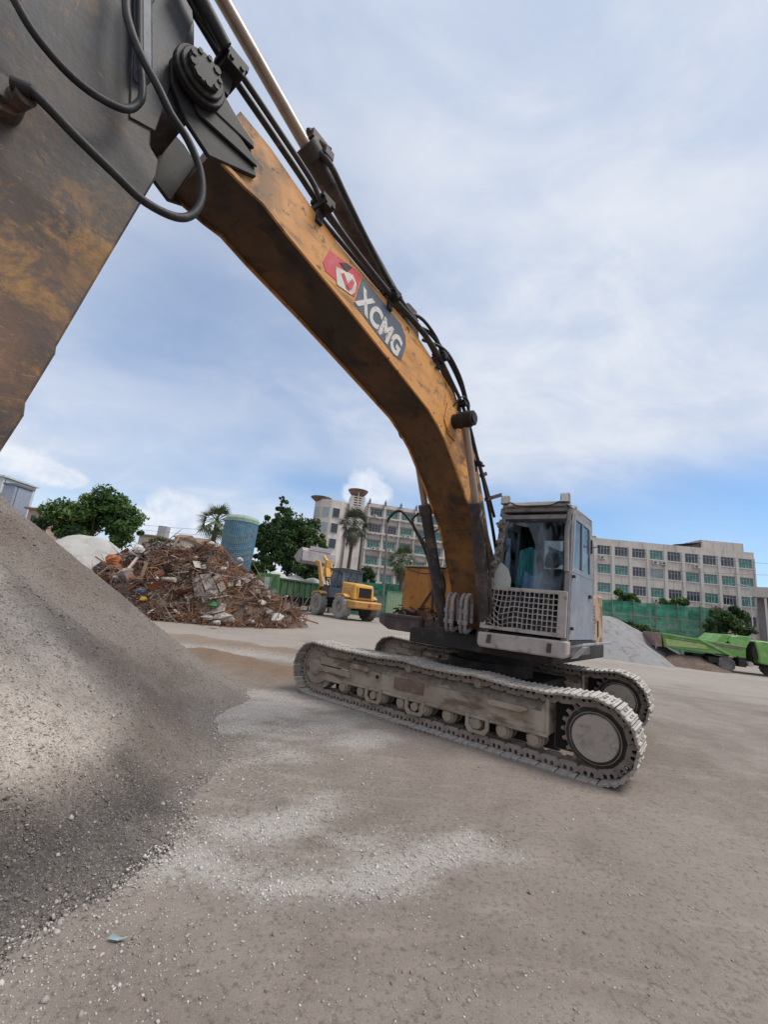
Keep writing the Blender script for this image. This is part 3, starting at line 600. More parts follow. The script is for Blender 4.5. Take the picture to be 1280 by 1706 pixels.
for s in (-1, 1):
    y0, y1 = s*.30, s*.37
    ear = [(6.08,5.04),(6.46,4.84),(6.66,4.94),(6.80,5.12),(6.84,5.28),(6.80,5.42),(6.68,5.48),(6.45,5.44),(6.2,5.30)]
    m.prism(ear, y0, y1-s*.03); m.prism([(6.10,5.10),(6.6,5.05),(6.76,5.25),(6.62,5.32),(6.12,5.15)], y1-s*.03, y1-s*.005); m.prism([(6.16,5.22),(6.55,5.18),(6.68,5.30),(6.56,5.38),(6.18,5.27)], y1-s*.03, y1+s*.005)
    m.prism(circ(6.66,5.28,.185,24), y1, y1+s*.06); m.prism(circ(6.66,5.28,.155,24), y1+s*.06, y1+s*.09); m.prism(circ(6.66,5.28,.12,10), y1+s*.09, y1+s*.125)
    for k in range(9):
        a = 2*math.pi*k/9+.2; m.cyl((6.66+.10*math.cos(a), y1+s*.085, 5.28+.10*math.sin(a)), (6.66+.10*math.cos(a), y1+s*.135, 5.28+.10*math.sin(a)), rng.uniform(.018, .03), 6)
m.build('tip_fork', GREASE, bo, MU, .008)
m = MB(); m.prism([(2.30,4.43),(2.42,4.57),(2.78,4.58),(2.84,4.30),(2.70,4.13),(2.50,4.10)], .30, .318); m.prism([(2.30,4.43),(2.42,4.57),(2.78,4.58),(2.84,4.30),(2.70,4.13),(2.50,4.10)], -.318, -.30); m.build('boss_plate', BOOM, bo, MU, .004)
m = MB(); m.cyl((2.57,-.6,4.37), (2.57,.62,4.37), .105, 24); m.cyl((2.57,.6,4.37), (2.57,.64,4.37), .075, 16); m.build('boom_pin', GREASE, bo, MU, .006)
# emblem and lettering on the cab side of the boom, flat print as thin sheets
RED = mat('decal_red', (.52, .035, .055), (N_((.40, .16, .14), 8, .5, .7, amt=.6), N_((.07, .05, .045), 5, .58, .68, amt=.9)), .5)
SLATE = mat('decal_slate', (.075, .095, .125), (N_((.14, .15, .17), 6, .45, .7, amt=.6), N_((.05, .045, .04), 10, .58, .7, amt=.7)), .5)
WHT = mat('decal_white', (.60, .57, .52), (N_((.44, .38, .31), 7, .45, .68, amt=.7), N_((.16, .11, .08), 15, .59, .67, amt=.8)), .55)
m = MB(); m.prism([(5.20,5.08),(4.86,5.145),(4.73,5.14),(4.79,4.84),(5.21,4.83),(5.26,4.90)], .3005, .304); dec = m.build('emblem_panel', RED, bo, MU)
m = MB(); m.prism([(4.715,5.14),(4.36,5.10),(3.98,5.04),(3.87,4.95),(3.84,4.84),(3.90,4.60),(4.06,4.585),(4.40,4.665),(4.78,4.765)], .3005, .304); sla = m.build('name_panel', SLATE, bo, MU)
m = MB(); m.prism([(5.10,4.97),(4.86,5.06),(4.79,5.0),(4.79,4.90),(4.84,4.83),(5.05,4.80)], .304, .307)
m.prism([(5.02,4.95),(4.98,4.985),(4.90,4.90),(4.87,4.845),(4.92,4.84)], .307, .3095, mi=1); m.prism([(4.86,5.01),(4.82,4.99),(4.85,4.88),(4.91,4.85),(4.93,4.87)], .307, .3095, mi=1); m.prism([(4.95,5.02),(5.06,5.05),(4.96,5.12),(4.88,5.13)], .304, .3085, mi=2)
m.build('emblem', [WHT, RED, GREASE], dec, MU)
def letters(word, name, parent, M, size, shear, bold, m_, thick=.003):
    cu = bpy.data.curves.new(name, 'FONT'); cu.body = word; cu.size = size; cu.shear = shear; cu.offset = bold; cu.extrude = thick/2; cu.space_character = 1.06
    ob = bpy.data.objects.new(name+'_src', cu); C.objects.link(ob); bpy.context.view_layer.update()
    me = bpy.data.meshes.new_from_object(ob.evaluated_get(bpy.context.evaluated_depsgraph_get())); bpy.data.objects.remove(ob)
    me.materials.clear(); me.materials.append(m_); return place(name, me, parent, M)
def text_frame(o, xdir, ydir): 
    x = Vector(xdir).normalized(); z = x.cross(Vector(ydir)).normalized(); y = z.cross(x); return Matrix(((x.x,y.x,z.x,o[0]),(x.y,y.y,z.y,o[1]),(x.z,y.z,z.z,o[2]),(0,0,0,1)))
TF = MU @ text_frame((4.755,.3065,4.80), (-.72,0,-.185), (.0,0,1)) @ Matrix.Diagonal((.745, 1, 1, 1))
letters('XCMG', 'lettering', sla, TF, .355, .10, .016, WHT)
# --- steel lines, clamps and hoses along the boom
m = MB()
m.tube(catmull([(6.95,.33,5.98),(6.76,.34,5.84),(6.4,.35,5.75),(6.05,.35,5.66),(5.57,.35,5.52),(5.38,.35,5.40),(4.83,.35,5.29),(4.23,.35,5.22),(3.64,.35,5.19),(3.2,.35,5.09),(2.74,.35,4.86),(2.45,.35,4.70),(2.16,.36,4.42),(1.9,.37,4.06),(1.66,.38,3.74),(1.3,.38,3.2),(.9,.35,2.6)], 5), .027, 8)
bl = m.build('steel_line', PIPE, bo, MU)
for pts, r_ in (([(6.95,.25,6.02),(6.66,.26,5.88),(6.4,.27,5.76),(6.03,.27,5.66),(5.67,.27,5.56),(5.38,.28,5.46),(4.83,.28,5.37),(4.23,.28,5.28),(3.64,.28,5.26),(3.1,.27,5.16),(2.70,.26,4.94),(2.2,.24,4.5),(1.7,.22,3.95),(1.3,.2,3.4)], .030), ([(5.40,.16,5.50),(4.83,.18,5.42),(4.23,.2,5.34),(3.8,.22,5.36),(3.4,.24,5.28),(2.95,.2,5.16),(2.5,.2,4.86),(2.2,.25,4.58),(1.95,.3,4.3),(1.5,.34,3.75),(1.15,.36,3.3)], .026)):
    mm = MB(); mm.tube(catmull(pts, 5), r_, 8); mm.build('steel_line', PIPE, bo, MU)
hp = [(5.40,.12,6.22),(5.28,.2,6.12),(5.03,.2,5.98),(4.63,.2,5.76),(4.14,.2,5.53),(3.84,.22,5.42),(3.6,.25,5.34)]
for pts, r_ in ((hp, .032), ([(3.75,.1,5.45),(3.45,.2,5.52),(3.1,.24,5.42),(2.95,.25,5.26)], .022), ([(3.5,.05,5.46),(3.2,.2,5.44),(2.8,.28,5.24),(2.45,.32,4.98),(2.3,.33,4.78)], .026), ([(3.3,.15,5.3),(2.95,.3,5.3),(2.6,.36,5.08),(2.38,.38,4.8),(2.25,.38,4.6)], .022),
        ([(2.62,.30,4.58),(2.50,.38,4.78),(2.32,.40,4.74),(2.28,.36,4.5)], .012), ([(6.9,.4,5.95),(6.72,.42,5.82),(6.55,.42,5.72)], .05)):
    mm = MB(); mm.tube(catmull(pts, 6), r_, 8); mm.build('hose', RUBBER, bo, MU)
def clamp(u_, z_, yy=.31, sc=1):
    mm = MB(); mm.box(u_-.07*sc, u_+.07*sc, .2, .42, z_-.06*sc, z_+.02); mm.box(u_-.09*sc, u_+.09*sc, .22, .41, z_+.02, z_+.075*sc); mm.box(u_-.03, u_+.05, .27, .33, z_-.22*sc, z_-.05)
    for a in (-.045, .045): mm.cyl((u_+a, .31, z_+.07*sc), (u_+a, .31, z_+.11*sc), .018, 6); mm.cyl((u_+a, .40, z_-.02), (u_+a, .435, z_-.02), .02, 6)
    mm.build('clamp', GREASE, bo, MU, .006)
for a in ((6.45,5.72,.31,1.1),(5.38,5.42,.31,.9),(4.22,5.24,.31,.8),(3.08,5.1,.31,.8),(2.44,4.70,.31,.6),(1.82,3.98,.31,.5)): clamp(*a)
m = MB(); m.beam((1.50,.34,3.50), (1.50,.62,3.56), .03, .05); m.beam((1.72,.34,3.82), (1.70,.45,3.86), .03, .05); m.build('hose_bracket', RAILG, bo, MU)
# --- arm cylinder on top of the boom
m = MB(); m.cyl((5.46,.02,6.26), (3.62,.02,5.52), .105, 24); m.cyl((5.50,.02,6.275), (5.36,.02,6.22), .135, 24); m.cyl((5.12,.02,6.125), (5.04,.02,6.09), .12, 20)
m.cyl((3.62,-.1,5.5), (3.62,.14,5.5), .13, 18); m.prism([(3.4,5.18),(3.85,5.2),(3.72,5.58),(3.52,5.58)], -.14, -.1); m.prism([(3.4,5.18),(3.85,5.2),(3.72,5.58),(3.52,5.58)], .14, .18)
m.box(5.30, 5.50, .0, .12, 6.34, 6.44); m.cyl((5.42,.06,6.40), (5.30,.17,6.30), .04, 10); m.cyl((5.52,.06,6.40), (5.46,.06,6.46), .03, 8); m.box(5.25, 5.37, .1, .2, 6.2, 6.3)
ac = m.build('arm_cylinder', BARREL, EX, MU, .006)
m = MB(); m.cyl((7.0,.02,6.88), (5.48,.02,6.267), .062, 20); m.build('piston_rod', ROD, ac, MU)
# --- boom cylinders
for s in (1, -1):
    y_ = .48*s; tp, jt, bt = (Vector((2.57,y_,4.37)), Vector((2.05,y_-.01,3.28)), Vector((1.30,y_-.10,1.42))) if s > 0 else (Vector((2.38,y_,4.27)), Vector((1.93,y_,3.34)), Vector((1.0,y_,1.42)))
    m = MB(); m.cyl(jt, bt, .090, 22); m.cyl(jt+(tp-jt)*.02, jt-(tp-jt)*.14, .108, 22); m.cyl(bt+Vector((0,-.09,0)), bt+Vector((0,.09,0)), .14, 18)
    m.tube(catmull([jt+Vector((.02,.1*s,-.12)), jt+Vector((.1,.14*s,-.3)), (jt+bt)/2+Vector((.05,.14*s,.2)), bt+Vector((.12,.12*s,.35))], 5), .022, 8)
    c_ = m.build('boom_cylinder', BARREL, EX, MU, .006)
    m = MB(); m.cyl(jt, tp, .052, 18); rod_ = m.build('piston_rod', ROD, c_, MU); m = MB(); m.cyl(tp+Vector((0,-.085,0)), tp+Vector((0,.085,0)), .118, 18); m.build('rod_eye', GREASE, rod_, MU, .006)
# --- stick
st = [(6.72,4.42),(6.86,3.60),(6.965,2.97),(6.96,2.93),(7.02,2.60),(7.01,2.53),(7.06,2.29),(7.26,1.05),(7.50,.92),(7.62,1.1),(7.78,2.6),(7.82,4.3),(7.62,5.4),(7.3,6.5),(7.12,6.95),(6.92,6.92),(6.84,6.1),(6.74,5.82),(6.70,5.62),(6.62,5.42),(6.56,5.28),(6.60,5.12),(6.72,4.98),(6.84,4.86),(6.80,4.60),(6.73,4.55)]
m = MB(); m.prism(st, -.27, .27); sk = m.build('stick', STICK, EX, MU, .012)
m = MB(); m.prism([(6.80,4.72),(6.95,4.66),(7.05,5.2),(6.98,5.9),(6.90,6.3),(6.76,5.82)], .272, .284); m.prism(circ(7.48,4.12,.10,18), .272, .36); m.prism(circ(7.48,4.12,.06,14), .36, .40); m.cyl((7.44,.33,4.12), (7.40,.48,4.10), .05, 12); m.build('stiffener_plate', STICK, sk, MU, .004)
m = MB(); m.hexa([(6.90,.28,4.95),(6.99,.28,4.90),(6.99,.36,4.95),(6.90,.36,5.0),(7.10,.28,5.9),(7.2,.28,5.9),(7.2,.36,5.9),(7.1,.36,5.9)]); m.build('hose_guide', mat('guide_blue_grey', (.085, .105, .14), (N_((.16, .17, .19), 5, .45, .7, amt=.7), N_((.04, .035, .035), 8, .5, .7, amt=.7)), .5), sk, MU, .02)
for pts, r_ in (([(7.46,.46,4.11),(7.38,.5,4.115),(7.17,.5,4.06),(6.98,.5,4.02),(6.81,.5,3.99),(6.63,.5,4.04),(6.53,.5,4.15),(6.50,.5,4.32),(6.55,.5,4.5),(6.66,.5,4.63),(6.79,.5,4.70),(6.89,.5,4.79),(7.0,.48,4.90),(7.09,.46,5.03),(7.15,.44,5.2),(7.2,.42,5.6)], .026), ([(7.62,.40,4.72),(7.55,.42,4.60),(7.44,.42,4.51),(7.29,.42,4.46),(7.15,.42,4.47),(7.01,.42,4.54),(6.95,.41,4.67),(6.95,.40,4.80),(7.02,.40,5.05),(7.12,.40,5.5)], .023)):
    m = MB(); m.tube(catmull(pts, 8), r_, 12); h_ = m.build('hose', RUBBER, sk, MU)
    f_ = MB(); p0, p1 = Vector(pts[0]), Vector(pts[1]); f_.tube([p0, p0+(p1-p0)*.9], r_*1.3, 12); f_.build('hose_fitting', GREASE, h_, MU)
m = MB(); m.prism([(7.3,1.0),(7.5,.75),(7.85,.55),(7.95,.30),(7.75,.22),(7.3,.2),(6.95,.45),(6.9,.8)], -.55, .55); m.build('bucket', GREASE, EX, MU, .02)
# --- front hoses between boom foot and cab
R_HOSE = .027
for k, (y_, u_) in enumerate(((-.16,1.50),(-.06,1.53),(.09,1.52),(.18,1.55))):
    m = MB(); m.tube(catmull([(u_-.25,y_-.05,1.50),(u_-.05,y_-.03,1.46),(u_+.05,y_,1.58),(u_+.05,y_,1.9),(u_,y_+.005,2.0),(u_-.07,y_+.01,2.0),(u_-.12,y_+.015,1.9),(u_-.12,y_+.02,1.6)], 6), R_HOSE, 10); m.build('hose', HOSEG, EX, MU)
    for z_ in (1.60, 1.76): f_ = MB(); f_.cyl((u_+.058,y_,z_-.03), (u_+.062,y_,z_+.03), .042, 6); f_.build('hose_fitting', HOSEG, EX, MU)

# --- cab
def lerp(a, b, t): return Vector(a)+(Vector(b)-Vector(a))*t
FBL, FBR, FTL, FTR = (1.42,.36,1.5), (1.42,1.57,1.5), (1.30,.53,3.40), (1.29,1.60,3.37)      # front face corners
RBL, RBR, RTL, RTR = (-.25,.38,1.5), (-.25,1.55,1.5), (.05,.52,3.42), (.05,1.58,3.40)        # rear
def fr(s, t, off=0): 
    p = lerp(lerp(FBL, FBR, s), lerp(FTL, FTR, s), t); p.x += off; return p
def lf(s, t, off=0):   # left side: s from front to rear
    p = lerp(lerp(FBR, RBR, s), lerp(FTR, RTR, s), t); p.y += off; return p
def rt(s, t, off=0):
    p = lerp(lerp(FBL, RBL, s), lerp(FTL, RTL, s), t); p.y -= off; return p
def bk(s, t, off=0):
    p = lerp(lerp(RBL, RBR, s), lerp(RTL, RTR, s), t); p.x -= off; return p
def panel(m, fn, pts, th, off=0, mi=0):
    """polygon of (s,t) on a cab face, with thickness"""
    a = [fn(s, t, off) for s, t in pts]; b = [fn(s, t, off-th) for s, t in pts]; n = len(pts); k = len(m.v)
    m.v += [tuple(q) for q in a+b]; m.f += [list(range(k, k+n)), list(range(k+n, k+2*n))[::-1]]; m.m += [mi, mi]; m.sm += [False]*2
    for i in range(n):
        j = (i+1) % n; m.f.append([k+i, k+n+i, k+n+j, k+j]); m.m.append(mi); m.sm.append(False)
def ring(m, fn, o, i, th, off=0, mi=0):
    for k in range(len(o)):
        j = (k+1) % len(o); panel(m, fn, [o[k], o[j], i[j], i[k]], th, off, mi)
m = MB()
panel(m, fn=fr, pts=[(.93,0),(1,0),(1,1),(.94,1)], th=.10); ring(m, fr, [(.0,.93),(.94,.93),(.94,1.0),(.03,1.0)], [(.05,.94),(.92,.94),(.92,.965),(.06,.965)], .08)
panel(m, fr, [(.84,.90),(.93,.90),(.93,.80),(.915,.855),(.885,.885)], .05); panel(m, fr, [(.10,.90),(.20,.90),(.16,.885),(.125,.85),(.11,.80)], .05); panel(m, fr, [(.02,.95),(.10,.95),(.12,.90),(.05,.88)], .06); panel(m, fr, [(.06,.90),(.92,.90),(.92,.94),(.06,.94)], .08)
panel(m, rt, [(.10,0),(1,0),(1,.42),(.10,.42)], .04); panel(m, rt, [(.10,.42),(.2,.42),(.2,1),(.10,1)], .05); panel(m, rt, [(.62,.42),(1,.42),(1,1),(.62,1)], .05); panel(m, rt, [(.2,.86),(.62,.86),(.62,1),(.2,1)], .05); panel(m, rt, [(.0,.93),(.1,.93),(.1,1),(.0,1)], .05)
ring(m, bk, [(0,0),(1,0),(1,1),(0,1)], [(.30,.5),(.72,.5),(.72,.84),(.30,.84)], .05)
panel(m, lf, [(.90,0),(1,0),(1,1),(.90,1)], .06); panel(m, lf, [(.0,.95),(.9,.95),(.9,1),(.0,1)], .05)
cb = m.build('cab', [CABG, CABD], EX, MU, .008)
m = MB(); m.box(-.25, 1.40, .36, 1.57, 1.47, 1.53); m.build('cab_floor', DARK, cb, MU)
m = MB(); ring(m, bk, [(.02,0),(.98,0),(.98,.98),(.02,.98)], [(.30,.5),(.72,.5),(.72,.84),(.30,.84)], .01, -.06); panel(m, rt, [(.12,.02),(.98,.02),(.98,.42),(.12,.42)], .01, -.05); panel(m, rt, [(.63,.42),(.98,.42),(.98,.98),(.63,.98)], .01, -.06); m.hexa([(1.22,.62,3.36),(1.22,1.52,3.34),(.1,1.52,3.36),(.1,.6,3.37),(1.22,.62,3.38),(1.22,1.52,3.36),(.1,1.52,3.38),(.1,.6,3.39)]); panel(m, lf, [(.04,.03),(.87,.03),(.87,.5),(.04,.5)], .01, -.04); m.build('cab_lining', BLK, cb, MU)
m = MB(); panel(m, rt, [(.2,.42),(.62,.42),(.62,.86),(.2,.86)], .006, -.02); m.build('window', GLASS, cb, MU); m = MB(); panel(m, bk, [(.30,.5),(.72,.5),(.72,.84),(.30,.84)], .006, -.02); m.build('window', GLASS, cb, MU)
m = MB(); m.hexa([(1.36,.54,3.40),(1.36,1.58,3.37),(.0,1.60,3.40),(.0,.50,3.42),(1.26,.62,3.50),(1.26,1.50,3.475),(.1,1.52,3.50),(.1,.58,3.52)]); m.build('roof', CABG, cb, MU, .03)
# burnt, buckled right front pillar
m = MB(); pts = [(.0,.0),(-.01,.12),(.0,.30),(-.055,.40),(-.06,.46),(.0,.52),(.03,.66),(.03,.80),(.02,.90)]; inn = [(.09,.0),(.09,.14),(.10,.30),(.06,.40),(.05,.46),(.10,.54),(.12,.66),(.12,.80),(.10,.90)]
for k in range(len(pts)-1): panel(m, fr, [pts[k], inn[k], inn[k+1], pts[k+1]], .12, .02+.015*(k % 2))
for k in range(16):
    s, t = rng.uniform(.0, .1), rng.uniform(.05, .88); m.obox(fr(s, t, .04), rng.uniform(.02, .07, 3), Matrix.Rotation(rng.uniform(0, 3), 3, Vector(rng.normal(0, 1, 3))))
m.build('burnt_pillar', BURNT, cb, MU, .004)
# windscreen: broken, a hole on its right half as seen from the seat
m = MB(); panel(m, fr, [(.12,.905),(.92,.905),(.925,.345),(.565,.345),(.545,.70),(.44,.835),(.22,.865),(.115,.62),(.10,.70)], .008, -.02); m.build('windscreen', GLASS, cb, MU)
m = MB(); ring(m, fr, [(.09,.905),(.925,.905),(.935,.345),(.925,.34),(.915,.345),(.905,.89)], [(.10,.885),(.905,.885),(.925,.345),(.925,.345),(.915,.345),(.905,.88)], .02, .004); m.build('seal', RUBBER, cb, MU)
m = MB(); panel(m, fr, [(.02,.345),(.29,.345),(.285,.42),(.23,.50),(.12,.55),(.04,.53)], .006, -.015); m.build('glass_shard', SHARD, cb, MU)
m = MB(); panel(m, fr, [(.05,.04),(.93,.04),(.93,.345),(.05,.345)], .01, -.10); m.build('lower_window', glass_mat('lower_glass', (.25, .27, .30), (.2, .19, .18), .4, .8, .5), cb, MU)
# side door
m = MB(); panel(m, lf, [(.03,.02),(.88,.02),(.88,.50),(.03,.50)], .04, .012); ring(m, lf, [(.03,.50),(.88,.50),(.88,.95),(.05,.95)], [(.10,.54),(.80,.54),(.80,.91),(.12,.91)], .04, .012)
panel(m, lf, [(.42,.54),(.47,.54),(.47,.91),(.42,.91)], .03, .014)
do = m.build('door', CABB, cb, MU, .006)
m = MB(); panel(m, lf, [(.10,.54),(.80,.54),(.80,.91),(.12,.91)], .006, -.005); m.build('window', GLASS, do, MU)
for q_, nm_, sz_ in ((lf(.74,.36,.03), 'handle', (.10,.03,.05)), (lf(.05,.47,.03), 'hinge', (.05,.04,.04)), (lf(.05,.10,.03), 'hinge', (.05,.04,.04)), (lf(.86,.78,.02), 'latch', (.05,.03,.22))): m = MB(); m.obox(q_, sz_, Matrix.Identity(3)); m.build(nm_, BLK, do, MU, .005)
# guard grille
m = MB(); ring(m, fr, [(-.005,.03),(.995,.03),(.995,.355),(-.005,.355)], [(.06,.055),(.90,.055),(.90,.33),(.06,.33)], .035, .07)
gf = m.build('guard_frame', CABD, cb, MU, .006)
m = MB()
def gw(s, t):    # bent inwards at the lower right corner of the machine
    k = math.exp(-((s-.18)/.17)**2-((t-.13)/.10)**2); return (s+.05*k*math.sin(9*t+3), t+.035*k*math.sin(17*s), .06-.07*k)
for i in range(16):
    s = .06+.84*i/15; m.tube([fr(*gw(s, .055+.275*j/10)) for j in range(11)], .007, 5)
for j in range(8):
    t = .055+.275*j/7; m.tube([fr(*gw(.06+.84*i/24, t+.002*math.sin(i*1.7+j))) for i in range(25)], .007, 5)
m.build('guard_mesh', CABD, gf, MU)
# skirt below the cab, with lugs and the flared side step
m = MB(); m.prism([(.36,1.29),(1.55,1.30),(1.585,1.34),(1.585,1.52),(.34,1.50),(.335,1.34)], 1.30, 1.50, 'x'); m.box(-.2, 1.30, .36, 1.50, 1.30, 1.48)
sk_ = m.build('cab_skirt', CABD, EX, MU, .02)
for y_, z_ in ((.52,1.42), (1.36,1.41)):
    m = MB(); m.hexa([(1.50,y_-.03,z_-.06),(1.50,y_+.03,z_-.06),(1.50,y_+.04,z_+.06),(1.50,y_-.02,z_+.06),(1.54,y_-.02,z_-.05),(1.54,y_+.02,z_-.05),(1.53,y_+.03,z_+.05),(1.53,y_-.01,z_+.05)]); m.build('lug', PLUM, sk_, MU)
m = MB(); m.hexa([(1.30,1.56,1.42),(1.34,1.74,1.48),(-.55,1.74,1.50),(-.55,1.56,1.46),(1.30,1.56,1.455),(1.34,1.75,1.515),(-.55,1.75,1.535),(-.55,1.56,1.495)]); m.hexa([(1.32,1.58,1.30),(1.35,1.60,1.30),(1.35,1.74,1.47),(1.30,1.72,1.47),(1.0,1.58,1.30),(1.0,1.6,1.30),(1.0,1.74,1.47),(1.0,1.72,1.47)]); m.build('side_step', mat('side_step_pale', (.45, .47, .50), (N_((.28, .24, .22), 6, .45, .7, amt=.7), N_((.16, .20, .27), 3, .5, .7, amt=.6)), .6), EX, MU, .006)
# roof lamps with their cable
for s_ in (.07, .90):
    c0 = fr(s_, 1.0, .02); m = MB(); m.hexa([(c0.x-.08,c0.y-.06,c0.z+.05),(c0.x+.03,c0.y-.065,c0.z+.05),(c0.x+.03,c0.y+.065,c0.z+.05),(c0.x-.08,c0.y+.06,c0.z+.05),(c0.x-.07,c0.y-.055,c0.z+.19),(c0.x+.02,c0.y-.065,c0.z+.195),(c0.x+.02,c0.y+.065,c0.z+.195),(c0.x-.07,c0.y+.055,c0.z+.19)]); m.box(c0.x-.04, c0.x, c0.y-.025, c0.y+.025, c0.z-.03, c0.z+.05)
    lp = m.build('work_lamp', CABG, cb, MU, .012); m = MB(); m.box(c0.x+.028, c0.x+.036, c0.y-.05, c0.y+.05, c0.z+.065, c0.z+.18); m.build('lens', LENS, lp, MU, .003)
m = MB(); a, b = fr(.07,1,.04), fr(.90,1,.04); m.tube(catmull([a+Vector((0,0,.06)), lerp(a,b,.12)+Vector((0,0,.07)), lerp(a,b,.25)+Vector((0,0,.02)), lerp(a,b,.75)+Vector((0,0,.015)), lerp(a,b,.9)+Vector((0,0,.06)), b+Vector((0,0,.06))], 5), .011, 6)
m.tube(catmull([fr(.93,1.0,.05), fr(.97,.99,.1), fr(1.01,.93,.1), fr(.985,.85,.08)], 6), .012, 6); m.build('lamp_cable', BLK, cb, MU)
m = MB(); m.tube([fr(.97,.50,.06), fr(.955,.80,.08), fr(1.0,.965,.09)], .034, 8); m.tube([fr(1.0,.965,.09), fr(1.03,.99,.02)], .03, 8); m.build('grab_rail', CABG, cb, MU)
m = MB(); q = lf(.95,.78,.0); m.cyl(q, q+Vector((0,.10,.02)), .008, 6); m.obox(q+Vector((0,.11,.02)), (.03,.02,.05), Matrix.Identity(3)); m.build('aerial', BLK, cb, MU)
# inside the cab
m = MB(); m.box(.45, .95, .80, 1.28, 1.85, 2.02); m.hexa([(.40,.80,1.95),(.57,.80,1.95),(.57,1.28,1.95),(.40,1.28,1.95),(.28,.84,2.58),(.42,.84,2.58),(.42,1.24,2.58),(.28,1.24,2.58)]); m.hexa([(.30,.93,2.60),(.43,.93,2.60),(.43,1.15,2.60),(.30,1.15,2.60),(.28,.95,2.86),(.38,.95,2.86),(.38,1.13,2.86),(.28,1.13,2.86)]); m.box(.5, .9, .9, 1.2, 1.53, 1.85); m.build('seat', BLK, cb, MU, .03)
m = MB(); m.box(.5, 1.0, 1.24, 1.40, 1.53, 2.2); m.box(.5, 1.1, .52, .68, 1.53, 2.15); m.cyl((1.02,1.32,2.2), (.98,1.30,2.42), .018, 8); m.tube(catmull([(.95,1.1,2.30),(.93,1.2,2.45),(.90,1.22,2.62),(.86,1.14,2.72)], 5), .018, 6); m.build('console', BLK, cb, MU, .015)
def cloth(name, c0, ex, ez, m_, seed, n=14):
    s, t = np.meshgrid(np.linspace(0, 1, n), np.linspace(0, 1, n)); w = .07*np.sin(s*9+seed+2*t)+.10*(fbm(s*3+seed, t*3, 3, seed)-.5)
    X = c0[0]+ex[0]*s+ez[0]*t+w; Yq = c0[1]+ex[1]*s+ez[1]*t+w*.4; Zq = c0[2]+ex[2]*s+ez[2]*t+.05*np.sin(s*5+seed)
    o = sheet(name, X, Yq, Zq, m_); o.parent = cb; o.matrix_parent_inverse = W[cb.name].inverted(); o.matrix_basis = MU; W[o.name] = MU
cloth('blue_cloth', (.95,.72,1.95), (-.12,.24,.02), (-.2,.02,.5), CLOTHB, 2)
cloth('curtain', (.72,.58,2.25), (-.25,.20,0), (-.05,.04,.62), CLOTHT, 5)
cloth('pale_cloth', (.12,.90,2.72), (-.05,.30,0), (-.02,0,.25), mat('pale_cloth', (.50, .62, .66), (), .9), 8)
# ------------------------------------------------------------------ foliage
def leaf_mat(name, a, b, c):
    m = bpy.data.materials.new(name); m.use_nodes = True; t = NT(m.node_tree); bs = t.n['Principled BSDF']
    s = t.attr('tint'); col = t.mix(t.rng(s, 0, .5, smooth=False), a, b); col = t.mix(t.rng(s, .5, 1, smooth=False), col, c)
    t.put(bs.inputs['Base Color'], col); bs.inputs['Roughness'].default_value = .6; bs.inputs['Specular IOR Level'].default_value = .25
    tr = t.new('ShaderNodeBsdfTranslucent'); t.put(tr.inputs[0], col); mx = t.new('ShaderNodeMixShader'); mx.inputs[0].default_value = .25
    out = [n for n in t.n if n.type == 'OUTPUT_MATERIAL'][0]; t.l.new(bs.outputs[0], mx.inputs[1]); t.l.new(tr.outputs[0], mx.inputs[2]); t.l.new(mx.outputs[0], out.inputs[0]); return m
LEAF = leaf_mat('leaf_green', (.030, .066, .020), (.075, .145, .036), (.18, .25, .07))
LEAFD = leaf_mat('leaf_dark', (.020, .046, .018), (.046, .092, .030), (.11, .17, .05))
BARK = mat('bark', (.10, .075, .055), (N_((.05, .038, .03), 6, .45, .7, amt=.8, st=(2, 2, .5)),), .9, bump=(12, .5))
def leaves(name, cen, rad, per, size, m, parent, squash=.8):
    """many leaf faces spread through clumps"""
    cen = np.array(cen); n = len(cen)*per; c = np.repeat(cen, per, 0); r_ = np.repeat(np.array(rad), per)
    d = rng.normal(0, 1, (n, 3)); d /= np.linalg.norm(d, axis=1)[:, None]; k = rng.random(n)**.45
    p = c+d*(r_*k)[:, None]*np.array([1, 1, squash])
    a = rng.normal(0, 1, (n, 3)); a /= np.linalg.norm(a, axis=1)[:, None]; nrm = d*.7+rng.normal(0, .6, (n, 3))+np.array([0, 0, .5])
    b = np.cross(nrm, a); b /= np.linalg.norm(b, axis=1)[:, None]+1e-9; s = size*rng.uniform(.55, 1.3, n)
    v = np.stack([p-a*s[:, None], p-b*(s*.45)[:, None], p+a*s[:, None], p+b*(s*.45)[:, None]], 1).reshape(-1, 3)
    me = bpy.data.meshes.new(name); me.vertices.add(4*n); me.vertices.foreach_set('co', v.ravel().astype(np.float32))
    me.loops.add(4*n); me.loops.foreach_set('vertex_index', np.arange(4*n, dtype=np.int32)); me.polygons.add(n); me.polygons.foreach_set('loop_start', (np.arange(n)*4).astype(np.int32))
    tint = np.repeat(np.clip(np.repeat(rng.normal(.4, .2, len(cen)), per)+rng.normal(0, .16, n), 0, 1), 4)
    me.materials.append(m); me.attributes.new('tint', 'FLOAT', 'POINT').data.foreach_set('value', tint.astype(np.float32)); me.update(calc_edges=True)
    return place(name, me, parent)
def gz(x, y): return float(hz(x, y))
